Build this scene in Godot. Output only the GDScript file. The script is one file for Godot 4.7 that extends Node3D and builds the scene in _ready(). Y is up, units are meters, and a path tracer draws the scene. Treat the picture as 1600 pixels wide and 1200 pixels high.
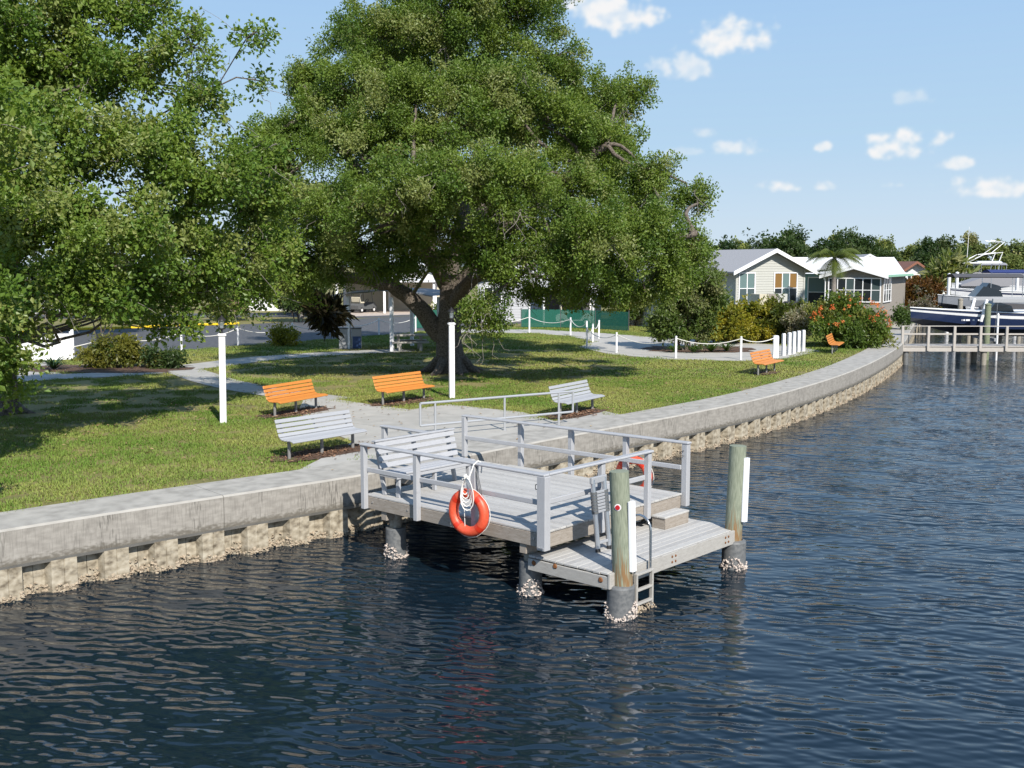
extends Node3D

# ---------------------------------------------------------------- mesh collector
class MB:
	var v := PackedVector3Array()
	var n := PackedVector3Array()
	var uv := PackedVector2Array()
	var col := PackedColorArray()
	var tint := Color(1, 1, 1)
	var uo := Vector2.ZERO

	func put(p: Vector3, nn: Vector3, t: Vector2):
		v.append(p); n.append(nn); uv.append(t + uo); col.append(tint)

	# flat triangle turned so that its face looks along hint
	func tri(a: Vector3, b: Vector3, c: Vector3, hint: Vector3, ta := Vector2.ZERO, tb := Vector2.ZERO, tc := Vector2.ZERO):
		var nn := (c - a).cross(b - a)
		if nn.length_squared() < 1e-16:
			return
		nn = nn.normalized()
		if nn.dot(hint) < 0.0:
			put(a, -nn, ta); put(c, -nn, tc); put(b, -nn, tb)
		else:
			put(a, nn, ta); put(b, nn, tb); put(c, nn, tc)

	func quad(a: Vector3, b: Vector3, c: Vector3, d: Vector3, hint: Vector3, ta := Vector2.ZERO, tb := Vector2.ZERO, tc := Vector2.ZERO, td := Vector2.ZERO):
		tri(a, b, c, hint, ta, tb, tc)
		tri(a, c, d, hint, ta, tc, td)

	# smooth triangle with given normals
	func stri(a: Vector3, b: Vector3, c: Vector3, na: Vector3, nb: Vector3, nc: Vector3, ta := Vector2.ZERO, tb := Vector2.ZERO, tc := Vector2.ZERO):
		var g := (c - a).cross(b - a)
		if g.length_squared() < 1e-18:
			return
		if g.dot(na + nb + nc) < 0.0:
			put(a, na, ta); put(c, nc, tc); put(b, nb, tb)
		else:
			put(a, na, ta); put(b, nb, tb); put(c, nc, tc)

	# chamfered box; uv in metres, u along the longest side
	func box(xf: Transform3D, size: Vector3, b := 0.006, off := Vector2.ZERO):
		var h := size * 0.5
		b = minf(b, minf(h.x, minf(h.y, h.z)) * 0.6)
		var L := 0
		if size.y >= size.x and size.y >= size.z: L = 1
		elif size.z >= size.x: L = 2
		var o1 := (L + 1) % 3
		var o2 := (L + 2) % 3
		var t := func(p: Vector3) -> Vector2: return Vector2(p[L], p[o1] + p[o2]) + off
		for ax in 3:
			var a1 := (ax + 1) % 3
			var a2 := (ax + 2) % 3
			for s in [-1.0, 1.0]:
				var q: Array[Vector3] = []
				for ij in [[-1, -1], [1, -1], [1, 1], [-1, 1]]:
					var p := Vector3.ZERO
					p[ax] = s * h[ax]; p[a1] = ij[0] * (h[a1] - b); p[a2] = ij[1] * (h[a2] - b)
					q.append(p)
				var hint := Vector3.ZERO
				hint[ax] = s
				quad(xf * q[0], xf * q[1], xf * q[2], xf * q[3], xf.basis * hint, t.call(q[0]), t.call(q[1]), t.call(q[2]), t.call(q[3]))
			if b <= 0.0005: continue
			for i in [-1.0, 1.0]:
				for j in [-1.0, 1.0]:
					var p1 := Vector3.ZERO
					var p2 := Vector3.ZERO
					p1[ax] = -(h[ax] - b); p1[a1] = i * h[a1]; p1[a2] = j * (h[a2] - b)
					p2[ax] = -(h[ax] - b); p2[a1] = i * (h[a1] - b); p2[a2] = j * h[a2]
					var p3 := p2
					var p4 := p1
					p3[ax] = h[ax] - b; p4[ax] = h[ax] - b
					var hint := Vector3.ZERO
					hint[a1] = i; hint[a2] = j
					quad(xf * p1, xf * p2, xf * p3, xf * p4, xf.basis * hint, t.call(p1), t.call(p2), t.call(p3), t.call(p4))
		if b > 0.0005:
			for i in [-1.0, 1.0]:
				for j in [-1.0, 1.0]:
					for k in [-1.0, 1.0]:
						var s := Vector3(i, j, k)
						var pa := Vector3(i * h.x, j * (h.y - b), k * (h.z - b))
						var pb := Vector3(i * (h.x - b), j * h.y, k * (h.z - b))
						var pc := Vector3(i * (h.x - b), j * (h.y - b), k * h.z)
						tri(xf * pa, xf * pb, xf * pc, xf.basis * s, t.call(pa), t.call(pb), t.call(pc))

	func bx(c: Vector3, size: Vector3, b := 0.006, off := Vector2.ZERO):
		box(Transform3D(Basis(), c), size, b, off)

	# a straight bar of w x h between two points
	func bar(a: Vector3, b: Vector3, w: float, hh: float, bev := 0.005, off := Vector2.ZERO):
		var d := b - a
		var x := d.normalized()
		var up := Vector3.UP if absf(x.y) < 0.95 else Vector3.RIGHT
		var z := x.cross(up).normalized()
		var y := z.cross(x).normalized()
		box(Transform3D(Basis(x, y, z), (a + b) * 0.5), Vector3(d.length(), hh, w), bev, off)

	# tube along points with a radius per point
	func tube(pts: Array, rad: Array, seg := 8, caps := true):
		var m := pts.size()
		var dir: Vector3 = (pts[1] - pts[0]).normalized()
		var u := dir.cross(Vector3.UP if absf(dir.y) < 0.9 else Vector3.RIGHT).normalized()
		var rings: Array = []
		var norms: Array = []
		var length := 0.0
		var lens: Array = []
		for i in m:
			var d: Vector3
			if i == 0: d = pts[1] - pts[0]
			elif i == m - 1: d = pts[m - 1] - pts[m - 2]
			else: d = (pts[i + 1] - pts[i]).normalized() + (pts[i] - pts[i - 1]).normalized()
			d = d.normalized()
			u = (u - d * u.dot(d)).normalized()
			var w := d.cross(u)
			var ring: Array = []
			var nr: Array = []
			for k in seg + 1:
				var a := TAU * k / seg
				var nn := u * cos(a) + w * sin(a)
				ring.append(pts[i] + nn * rad[i]); nr.append(nn)
			rings.append(ring); norms.append(nr)
			if i > 0: length += (pts[i] - pts[i - 1]).length()
			lens.append(length)
		for i in m - 1:
			for k in seg:
				var r0: float = TAU * rad[i] / seg
				var ta := Vector2(lens[i], k * r0)
				var tb := Vector2(lens[i + 1], k * r0)
				var tc := Vector2(lens[i + 1], (k + 1) * r0)
				var td := Vector2(lens[i], (k + 1) * r0)
				stri(rings[i][k], rings[i + 1][k], rings[i + 1][k + 1], norms[i][k], norms[i + 1][k], norms[i + 1][k + 1], ta, tb, tc)
				stri(rings[i][k], rings[i + 1][k + 1], rings[i][k + 1], norms[i][k], norms[i + 1][k + 1], norms[i][k + 1], ta, tc, td)
		if caps:
			for e in [0, m - 1]:
				var hint: Vector3 = (pts[0] - pts[1]) if e == 0 else (pts[m - 1] - pts[m - 2])
				for k in seg:
					tri(pts[e], rings[e][k], rings[e][k + 1], hint, Vector2.ZERO, Vector2(0, rad[e]), Vector2(rad[e], 0))

	# turned shape: profile of (radius, height), hard edges
	func lathe(prof: Array, seg := 16, xf := Transform3D()):
		for i in prof.size() - 1:
			var p: Vector2 = prof[i]
			var q: Vector2 = prof[i + 1]
			var sl := Vector2(q.y - p.y, -(q.x - p.x)).normalized()
			for k in seg:
				var a := TAU * k / seg
				var b := TAU * (k + 1) / seg
				var da := Vector3(cos(a), 0, sin(a))
				var db := Vector3(cos(b), 0, sin(b))
				var na := xf.basis * (da * sl.x + Vector3.UP * sl.y)
				var nb := xf.basis * (db * sl.x + Vector3.UP * sl.y)
				var A := xf * (da * p.x + Vector3.UP * p.y)
				var B := xf * (da * q.x + Vector3.UP * q.y)
				var C := xf * (db * q.x + Vector3.UP * q.y)
				var D := xf * (db * p.x + Vector3.UP * p.y)
				var ta := Vector2(a * p.x, p.y)
				var tb := Vector2(a * q.x, q.y)
				var tc := Vector2(b * q.x, q.y)
				var td := Vector2(b * p.x, p.y)
				if q.x > 0.0001: stri(A, B, C, na, na, nb, ta, tb, tc)
				if p.x > 0.0001: stri(A, C, D, na, nb, nb, ta, tc, td)

	# flat outline (x, y) pushed out along z by depth
	func prism(poly: PackedVector2Array, depth: float, xf := Transform3D()):
		var idx := Geometry2D.triangulate_polygon(poly)
		var z := depth * 0.5
		for i in range(0, idx.size(), 3):
			var a := poly[idx[i]]
			var b := poly[idx[i + 1]]
			var c := poly[idx[i + 2]]
			tri(xf * Vector3(a.x, a.y, z), xf * Vector3(b.x, b.y, z), xf * Vector3(c.x, c.y, z), xf.basis.z, a, b, c)
			tri(xf * Vector3(a.x, a.y, -z), xf * Vector3(b.x, b.y, -z), xf * Vector3(c.x, c.y, -z), -xf.basis.z, a, b, c)
		var cw := 1.0 if Geometry2D.is_polygon_clockwise(poly) else -1.0
		var run := 0.0
		for i in poly.size():
			var a := poly[i]
			var b := poly[(i + 1) % poly.size()]
			var e := b - a
			var o := xf.basis * Vector3(-e.y, e.x, 0) * cw
			quad(xf * Vector3(a.x, a.y, z), xf * Vector3(b.x, b.y, z), xf * Vector3(b.x, b.y, -z), xf * Vector3(a.x, a.y, -z), o, Vector2(run, z), Vector2(run + e.length(), z), Vector2(run + e.length(), -z), Vector2(run, -z))
			run += e.length()

	# flat ground outline (x, z) at height y
	func sheet(poly: PackedVector2Array, y: float, s := 1.0):
		var idx := Geometry2D.triangulate_polygon(poly)
		for i in range(0, idx.size(), 3):
			var a := poly[idx[i]]
			var b := poly[idx[i + 1]]
			var c := poly[idx[i + 2]]
			tri(Vector3(a.x, y, a.y), Vector3(b.x, y, b.y), Vector3(c.x, y, c.y), Vector3.UP, a * s, b * s, c * s)

	func slab(poly: PackedVector2Array, top: float, bottom: float):
		sheet(poly, top)
		var cw := 1.0 if Geometry2D.is_polygon_clockwise(poly) else -1.0
		for i in poly.size():
			var a := poly[i]
			var b := poly[(i + 1) % poly.size()]
			var e := b - a
			quad(Vector3(a.x, top, a.y), Vector3(b.x, top, b.y), Vector3(b.x, bottom, b.y), Vector3(a.x, bottom, a.y), Vector3(-e.y, 0, e.x) * cw, a, b, b, a)

	func mesh() -> ArrayMesh:
		var m := ArrayMesh.new()
		if v.is_empty(): return m
		var arr := []
		arr.resize(Mesh.ARRAY_MAX)
		arr[Mesh.ARRAY_VERTEX] = v
		arr[Mesh.ARRAY_NORMAL] = n
		arr[Mesh.ARRAY_TEX_UV] = uv
		arr[Mesh.ARRAY_COLOR] = col
		m.add_surface_from_arrays(Mesh.PRIMITIVE_TRIANGLES, arr)
		return m

# ---------------------------------------------------------------- scene helpers
var rng := RandomNumberGenerator.new()
var M := {}
var taken := {}
var wall_pts: Array[Vector2] = []
var wall_len: Array[float] = []
const WATER := -1.15

func numbered(called: String) -> String:
	if not taken.has(called):
		taken[called] = 0
		return called
	taken[called] += 1
	return "%s_%03d" % [called, taken[called]]

func tag(o: Node, label: String, category: String, group := "", kind := ""):
	if label: o.set_meta("label", label)
	if category: o.set_meta("category", category)
	if group: o.set_meta("group", group)
	if kind: o.set_meta("kind", kind)

func thing(called: String, label: String, category: String, at := Vector3.ZERO, turn := 0.0, group := "") -> Node3D:
	var o := Node3D.new()
	o.name = numbered(called)
	add_child(o)
	o.position = at
	o.rotation.y = turn
	tag(o, label, category, group)
	return o

func part(called: String, mb, mat: Material, parent: Node, at := Vector3.ZERO) -> MeshInstance3D:
	var o := MeshInstance3D.new()
	o.name = called
	o.mesh = mb.mesh() if mb is MB else mb
	o.material_override = mat
	o.position = at
	parent.add_child(o, true)
	return o

func structure(called: String, mb: MB, mat: Material) -> MeshInstance3D:
	var o := MeshInstance3D.new()
	o.name = numbered(called)
	o.mesh = mb.mesh()
	o.material_override = mat
	add_child(o)
	o.set_meta("kind", "structure")
	return o

func copy_of(o: Node3D, at: Vector3, turn: float, label := "") -> Node3D:
	var c: Node3D = o.duplicate()
	var base := String(o.name)
	var cut := base.rfind("_")
	if cut > 0 and base.substr(cut + 1).is_valid_int(): base = base.substr(0, cut)
	c.name = numbered(base)
	add_child(c)
	c.position = at
	c.rotation.y = turn
	if label: c.set_meta("label", label)
	return c

func lin(r: float, g: float, b: float) -> Color:
	return Color(r, g, b).linear_to_srgb()

func mat(c: Color, rough := 0.7, metal := 0.0) -> StandardMaterial3D:
	var m := StandardMaterial3D.new()
	m.albedo_color = c.linear_to_srgb()
	m.roughness = rough
	m.metallic = metal
	return m

# mirrored image made from a function of (x, y) in 0..1 that gives a linear colour
func picture(w: int, h: int, f: Callable, mirror := true) -> ImageTexture:
	var img := Image.create(w, h, false, Image.FORMAT_RGB8)
	var hw := w / 2 if mirror else w
	var hh := h / 2 if mirror else h
	for y in hh:
		for x in hw:
			var c: Color = f.call(float(x) / w, float(y) / h)
			c = c.linear_to_srgb()
			img.set_pixel(x, y, c)
			if mirror:
				img.set_pixel(w - 1 - x, y, c)
				img.set_pixel(x, h - 1 - y, c)
				img.set_pixel(w - 1 - x, h - 1 - y, c)
	return ImageTexture.create_from_image(img)

func fnl(s: int, freq := 1.0, oct := 4) -> FastNoiseLite:
	var f := FastNoiseLite.new()
	f.seed = s
	f.noise_type = FastNoiseLite.TYPE_SIMPLEX_SMOOTH
	f.frequency = freq
	f.fractal_type = FastNoiseLite.FRACTAL_FBM
	f.fractal_octaves = oct
	return f

# noise texture with a ramp of linear colours, laid in world space
func mottled(cols: Array, metres: float, s: int, rough := 0.85, bump_cm := 0.0, freq := 0.02, oct := 5) -> StandardMaterial3D:
	var m := StandardMaterial3D.new()
	var t := NoiseTexture2D.new()
	t.width = 512; t.height = 512; t.seamless = true
	t.noise = fnl(s, freq, oct)
	var g := Gradient.new()
	g.offsets = PackedFloat32Array(range(cols.size()).map(func(i): return 0.15 + 0.7 * i / (cols.size() - 1.0)))
	g.colors = PackedColorArray(cols.map(func(c): return c.linear_to_srgb()))
	t.color_ramp = g
	m.albedo_texture = t
	m.uv1_triplanar = true
	m.uv1_world_triplanar = true
	m.uv1_scale = Vector3.ONE / metres
	m.roughness = rough
	if bump_cm > 0.0:
		var b := NoiseTexture2D.new()
		b.width = 512; b.height = 512; b.seamless = true
		b.noise = fnl(s + 7, freq * 2.5, 5)
		m.heightmap_enabled = true
		m.heightmap_texture = b
		m.heightmap_scale = bump_cm
	return m

# weathered board: grain along u; su, sv in repeats per metre
func wood(a: Color, b: Color, dark: Color, s: int, rough := 0.8) -> StandardMaterial3D:
	var n1 := fnl(s, 1.0, 4)
	var n2 := fnl(s + 1, 1.0, 3)
	var n3 := fnl(s + 2, 1.0, 3)
	var tex := picture(512, 512, func(x, y):
		var g := n1.get_noise_2d(x * 14.0, y * 160.0) * 0.5 + 0.5
		var p := n2.get_noise_2d(x * 10.0, y * 22.0) * 0.5 + 0.5
		var k := smoothstep(0.30, 0.62, n3.get_noise_2d(x * 22.0 + 40.0, y * 240.0))
		return a.lerp(b, clampf(g * 0.7 + p * 0.6 - 0.15, 0, 1)).lerp(dark, k * 0.75))
	var m := StandardMaterial3D.new()
	m.albedo_texture = tex
	m.roughness = rough
	m.uv1_scale = Vector3(0.33, 0.9, 1)
	m.heightmap_enabled = true
	m.heightmap_texture = tex
	m.heightmap_scale = 0.25
	return m

# ---------------------------------------------------------------- the line of the seawall
func lay_wall():
	var c: Array[Vector2] = [Vector2(-26, 0.5), Vector2(-20, -5.3), Vector2(-14, -11.0), Vector2(-8.05, -16.64), Vector2(-6.37, -18.2), Vector2(-4.32, -19.98), Vector2(-2.97, -21.2), Vector2(-1.22, -23.1), Vector2(0.0, -24.5), Vector2(1.17, -25.83), Vector2(3.39, -28.3), Vector2(5.01, -30.1), Vector2(8.05, -33.85), Vector2(11.74, -39.45), Vector2(14.98, -45.2), Vector2(18.37, -52.0), Vector2(21.51, -59.0), Vector2(25.6, -69.3), Vector2(40, -105), Vector2(70.8, -181), Vector2(92, -234)]
	for i in range(1, c.size() - 2):
		for k in 10:
			wall_pts.append(c[i].cubic_interpolate(c[i + 1], c[i - 1], c[i + 2], k / 10.0))
	wall_pts.append(c[c.size() - 2])
	var l := 0.0
	for i in wall_pts.size():
		if i > 0: l += wall_pts[i].distance_to(wall_pts[i - 1])
		wall_len.append(l)

# point of the wall's front edge at arc length s, moved `inland` metres towards the land
func wall_at(s: float, inland := 0.0) -> Vector2:
	var i := clampi(wall_len.bsearch(s) - 1, 0, wall_pts.size() - 2)
	var f := (s - wall_len[i]) / (wall_len[i + 1] - wall_len[i])
	var t := wall_dir(s)
	return wall_pts[i].lerp(wall_pts[i + 1], f) + Vector2(t.y, -t.x) * inland

func wall_dir(s: float) -> Vector2:
	var i := clampi(wall_len.bsearch(s) - 1, 1, wall_pts.size() - 3)
	var f := (s - wall_len[i]) / (wall_len[i + 1] - wall_len[i])
	var d0 := (wall_pts[i + 1] - wall_pts[i - 1]).normalized()
	var d1 := (wall_pts[i + 2] - wall_pts[i]).normalized()
	return d0.lerp(d1, clampf(f, 0, 1)).normalized()

# is (x, z) on land, `inside` metres behind the wall's front edge
func inland_of(p: Vector2) -> float:
	var best := 1e9
	var out := 0.0
	for i in range(0, wall_pts.size() - 1, 2):
		var j := mini(i + 2, wall_pts.size() - 1)
		var q := Geometry2D.get_closest_point_to_segment(p, wall_pts[i], wall_pts[j])
		var d := q.distance_squared_to(p)
		if d < best:
			best = d
			var t := (wall_pts[j] - wall_pts[i]).normalized()
			out = signf(Vector2(t.y, -t.x).dot(p - q)) * sqrt(d)
	return out

# ---------------------------------------------------------------- foliage
func clump(n: int, spread: float, L: float, W: float, s: int, droop := 0.0) -> ArrayMesh:
	var r := RandomNumberGenerator.new()
	r.seed = s
	var mb := MB.new()
	for i in n:
		var d := Vector3(r.randfn(), r.randfn(), r.randfn()).normalized()
		var p := d * spread * pow(r.randf(), 0.5)
		var ax := (d + Vector3(r.randfn(), r.randfn() * 0.6 - droop, r.randfn()) * 0.7).normalized()
		var sd := ax.cross(Vector3(r.randfn(), r.randfn() + 0.6, r.randfn())).normalized()
		var up := sd.cross(ax).normalized()
		var l := L * r.randf_range(0.7, 1.25)
		var w := W * r.randf_range(0.8, 1.2)
		var b := p
		var tip := p + ax * l - up * l * 0.12
		var m := p + ax * l * 0.58
		mb.tint = Color(r.randf_range(0.85, 1.15), 1.0, r.randf_range(0.8, 1.2))
		mb.tri(b, m + sd * w * 0.5 + up * w * 0.15, tip, up)
		mb.tri(b, tip, m - sd * w * 0.5 + up * w * 0.15, up)
	return mb.mesh()

func leaf_mat(rough := 0.45, through := 0.35) -> StandardMaterial3D:
	var m := StandardMaterial3D.new()
	m.vertex_color_use_as_albedo = true
	m.albedo_color = Color(1, 1, 1)
	m.roughness = rough
	m.metallic_specular = 0.5
	m.backlight_enabled = true
	m.backlight = Color(through, through, through * 0.6)
	m.cull_mode = BaseMaterial3D.CULL_DISABLED
	return m

func spread_copies(called: String, mesh: Mesh, xfs: Array, cols: Array, m: Material, parent: Node) -> MultiMeshInstance3D:
	var mm := MultiMesh.new()
	mm.transform_format = MultiMesh.TRANSFORM_3D
	mm.use_colors = true
	mm.mesh = mesh
	mm.instance_count = xfs.size()
	for i in xfs.size():
		mm.set_instance_transform(i, xfs[i])
		mm.set_instance_color(i, cols[i])
	var o := MultiMeshInstance3D.new()
	o.name = called
	o.multimesh = mm
	o.material_override = m
	parent.add_child(o, true)
	o.set_meta("kind", "stuff")
	return o

func any_basis(s: float) -> Basis:
	return Basis(Quaternion(Vector3(rng.randfn(), rng.randfn(), rng.randfn()).normalized(), rng.randf() * TAU)).scaled(Vector3.ONE * s)

# lobes: [centre, radius, flatness]; gives the places of the leaf clumps and of the puffs they sit on
func fill_lobes(lobes: Array, per_m2: float, puff_share: float, cols: Array, out_xf: Array, out_col: Array, puffs: Array, size := 1.0):
	for lb in lobes:
		var c: Vector3 = lb[0]
		var r: float = lb[1]
		var fl: float = lb[2] if lb.size() > 2 else 0.8
		var thin: float = lb[3] if lb.size() > 3 else 1.0
		var pm := maxf(puff_share * r, 0.24)
		var np := int(maxf(4.0, 2.2 * r * r / (pm * pm)))
		for k in np:
			var d := Vector3(rng.randfn(), rng.randfn() + 0.15, rng.randfn()).normalized()
			var pc := c + Vector3(d.x, d.y * fl, d.z) * r * rng.randf_range(0.4, 0.98)
			var pr := pm * rng.randf_range(0.55, 1.4)
			puffs.append([pc, pr, c])
			# a spray: long outwards and a little down, flat from above
			var o := (d + Vector3(rng.randfn(), rng.randfn() * 0.5 - 0.25, rng.randfn()) * 0.5).normalized()
			var s := o.cross(Vector3.UP + Vector3(rng.randfn(), 0, rng.randfn()) * 0.3).normalized()
			var u := s.cross(o).normalized()
			o *= rng.randf_range(1.0, 1.7)
			s *= rng.randf_range(0.8, 1.2)
			u *= rng.randf_range(0.45, 0.8)
			var tone := rng.randf()
			var base: Color = cols[0].lerp(cols[1], tone) if rng.randf() < 0.85 else cols[2]
			var cnt := int(ceil(per_m2 * thin * 4.0 * PI * pr * pr))
			for i in cnt:
				var e := Vector3(rng.randfn(), rng.randfn() + 0.2, rng.randfn()).normalized() * pow(rng.randf(), 0.45)
				if rng.randf() < 0.09: e *= rng.randf_range(1.1, 1.7)
				var p := pc + (o * e.x + u * e.y + s * e.z) * pr
				out_xf.append(Transform3D(any_basis(size * rng.randf_range(0.6, 1.45)), p))
				out_col.append(base)

func bough(mb: MB, a: Vector3, b: Vector3, r0: float, r1: float, sag: float, seg := 7, wob := 0.25):
	var pts: Array = []
	var rad: Array = []
	var n := 6
	var side := Vector3(rng.randfn(), rng.randfn() * 0.5, rng.randfn()) * wob
	for i in n + 1:
		var t := float(i) / n
		var p := a.lerp(b, t) + Vector3.UP * sag * sin(t * PI) + side * sin(t * PI * 1.6) * (1.0 if i > 0 and i < n else 0.0)
		pts.append(p)
		rad.append(lerpf(r0, r1, pow(t, 0.8)))
	mb.tube(pts, rad, seg, true)

func twig_to(mb: MB, puffs: Array, share: float, r0: float):
	for p in puffs:
		if rng.randf() < share:
			bough(mb, p[2], p[0], r0, r0 * 0.3, 0.1, 4, 0.12)

func shrub(called: String, label: String, category: String, at: Vector3, lobes: Array, mesh: Mesh, cols: Array, per: float, group := "", size := 1.0, puff := 0.34) -> Node3D:
	var o := thing(called, label, category, at, 0.0, group)
	var xf: Array = []
	var cl: Array = []
	var pf: Array = []
	fill_lobes(lobes, per, puff, cols, xf, cl, pf, size)
	var st := MB.new()
	for lb in lobes:
		bough(st, Vector3(lb[0].x * 0.3, 0, lb[0].z * 0.3), lb[0], 0.05, 0.02, 0.0, 5, 0.1)
	twig_to(st, pf, 0.5, 0.015)
	part("stem", st, M.bark, o)
	spread_copies("foliage", mesh, xf, cl, M.leaf, o)
	return o

# ---------------------------------------------------------------- camera, sky, sun
func make_camera():
	var cam := Camera3D.new()
	cam.name = "camera"
	cam.position = Vector3(0, 4.2, 0)
	cam.rotation_degrees.x = -6.348
	cam.fov = 39.09
	cam.near = 0.1
	cam.far = 3000.0
	add_child(cam)
	cam.make_current()

var nf := fnl(43, 0.09, 4)

func cloud(img: Image, az: float, el: float, w: float, h: float, strength: float, nz: FastNoiseLite, s: float):
	var W := img.get_width()
	var H := img.get_height()
	var cx := az / 360.0 * W
	var cy := (90.0 - el) / 180.0 * H
	var pw := w / 360.0 * W * 0.5
	var ph := h / 180.0 * H * 0.5
	for y in range(int(cy - ph * 1.7), int(cy + ph * 1.5)):
		if y < 0 or y >= H / 2 - 2: continue
		for x in range(int(cx - pw * 1.6), int(cx + pw * 1.6)):
			var u := (x - cx) / pw
			var v := (y - cy) / ph
			var vv := v * (1.5 if v > 0.0 else 0.8)
			var n := nz.get_noise_2d(x * 1.0 + s * 517.0, y * 1.25 + s * 91.0)
			var f := nf.get_noise_2d(x + s * 13.0, y * 1.2)
			var d := 1.0 - (u * u * 0.8 + vv * vv) + n * 1.5 + f * 0.55
			var a := smoothstep(0.12, 1.0, d) * strength * clampf(0.86 + f * 0.5 - maxf(v, 0.0) * 0.12, 0.0, 1.0)
			if a <= 0.003: continue
			var px := posmod(x, W)
			var c := img.get_pixel(px, y)
			img.set_pixel(px, y, c.lerp(Color(0.965, 0.967, 0.97), a))

func make_sky():
	var W := 4096
	var H := 2048
	var img := Image.create(W, H, false, Image.FORMAT_RGB8)
	var stops := [[0.0, Color(0.66, 0.77, 0.87)], [2.5, Color(0.59, 0.74, 0.88)], [6.0, Color(0.48, 0.68, 0.88)], [14.0, Color(0.375, 0.59, 0.87)], [30.0, Color(0.27, 0.46, 0.77)], [90.0, Color(0.16, 0.31, 0.58)]]
	for y in H:
		var el := 90.0 - 180.0 * (y + 0.5) / H
		var c := Color(0.2, 0.24, 0.26)
		if el >= -0.3:
			el = maxf(el, 0.0)
			for i in stops.size() - 1:
				if el <= stops[i + 1][0]:
					var f: float = (el - stops[i][0]) / (stops[i + 1][0] - stops[i][0])
					c = stops[i][1].lerp(stops[i + 1][1], f)
					break
		img.fill_rect(Rect2i(0, y, W, 1), c.linear_to_srgb())
	var nz := fnl(41, 0.024, 5)
	# [azimuth, elevation, width, height, strength] in degrees
	var cl := [[-9.2, 13.6, 4.4, 2.3, 1.0], [-13.4, 14.0, 3.8, 1.3, 0.9], [5.1, 12.4, 4.4, 2.7, 1.0], [11.6, 10.9, 3.6, 2.3, 1.0], [8.9, 9.6, 3.4, 1.5, 0.75], [8.1, 10.8, 1.0, 0.6, 0.6], [9.7, 6.6, 1.9, 0.6, 0.5], [12.3, 5.8, 3.2, 1.2, 0.75], [8.9, 5.7, 1.9, 0.4, 0.4], [15.8, 5.8, 0.8, 0.6, 0.9], [20.0, 5.5, 4.0, 1.7, 1.0], [21.9, 4.8, 1.9, 0.7, 0.9], [14.4, 3.85, 3.6, 0.75, 0.95], [19.6, 3.9, 3.2, 0.6, 0.85], [23.6, 3.5, 4.8, 1.1, 1.0], [19.9, 8.0, 3.0, 1.0, 0.4], [18.3, 1.4, 0.7, 0.4, 0.7], [-20.0, 11.8, 3.8, 2.0, 0.8], [-2.0, 13.7, 1.4, 1.2, 0.9], [22.5, 13.8, 5.0, 0.5, 0.8]]
	for i in cl.size():
		cloud(img, cl[i][0], cl[i][1], cl[i][2], cl[i][3], cl[i][4], nz, i + 1.0)
	var r := RandomNumberGenerator.new()
	r.seed = 5
	for i in 90:
		var az := r.randf_range(30.0, 328.0)
		var el := r.randf_range(3.0, 34.0)
		cloud(img, az, el, r.randf_range(1.0, 4.5), r.randf_range(0.5, 2.0), r.randf_range(0.5, 1.0), nz, i + 40.0)
	var pano := PanoramaSkyMaterial.new()
	pano.panorama = ImageTexture.create_from_image(img)
	var sky := Sky.new()
	sky.sky_material = pano
	var env := Environment.new()
	env.background_mode = Environment.BG_SKY
	env.sky = sky
	env.tonemap_mode = Environment.TONE_MAPPER_LINEAR
	env.tonemap_exposure = 1.36
	env.background_energy_multiplier = 0.735
	env.sdfgi_enabled = true
	env.ssao_enabled = true
	env.ssil_enabled = true
	var we := WorldEnvironment.new()
	we.name = "world_environment"
	we.environment = env
	add_child(we)
	var sun := DirectionalLight3D.new()
	sun.name = "sun"
	sun.light_energy = 1.6
	sun.light_color = Color(1.0, 0.975, 0.93)
	sun.light_angular_distance = 0.5
	sun.shadow_enabled = true
	add_child(sun)
	sun.look_at_from_position(Vector3.ZERO, Vector3(-0.285, -0.629, -0.723), Vector3.UP)

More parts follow.
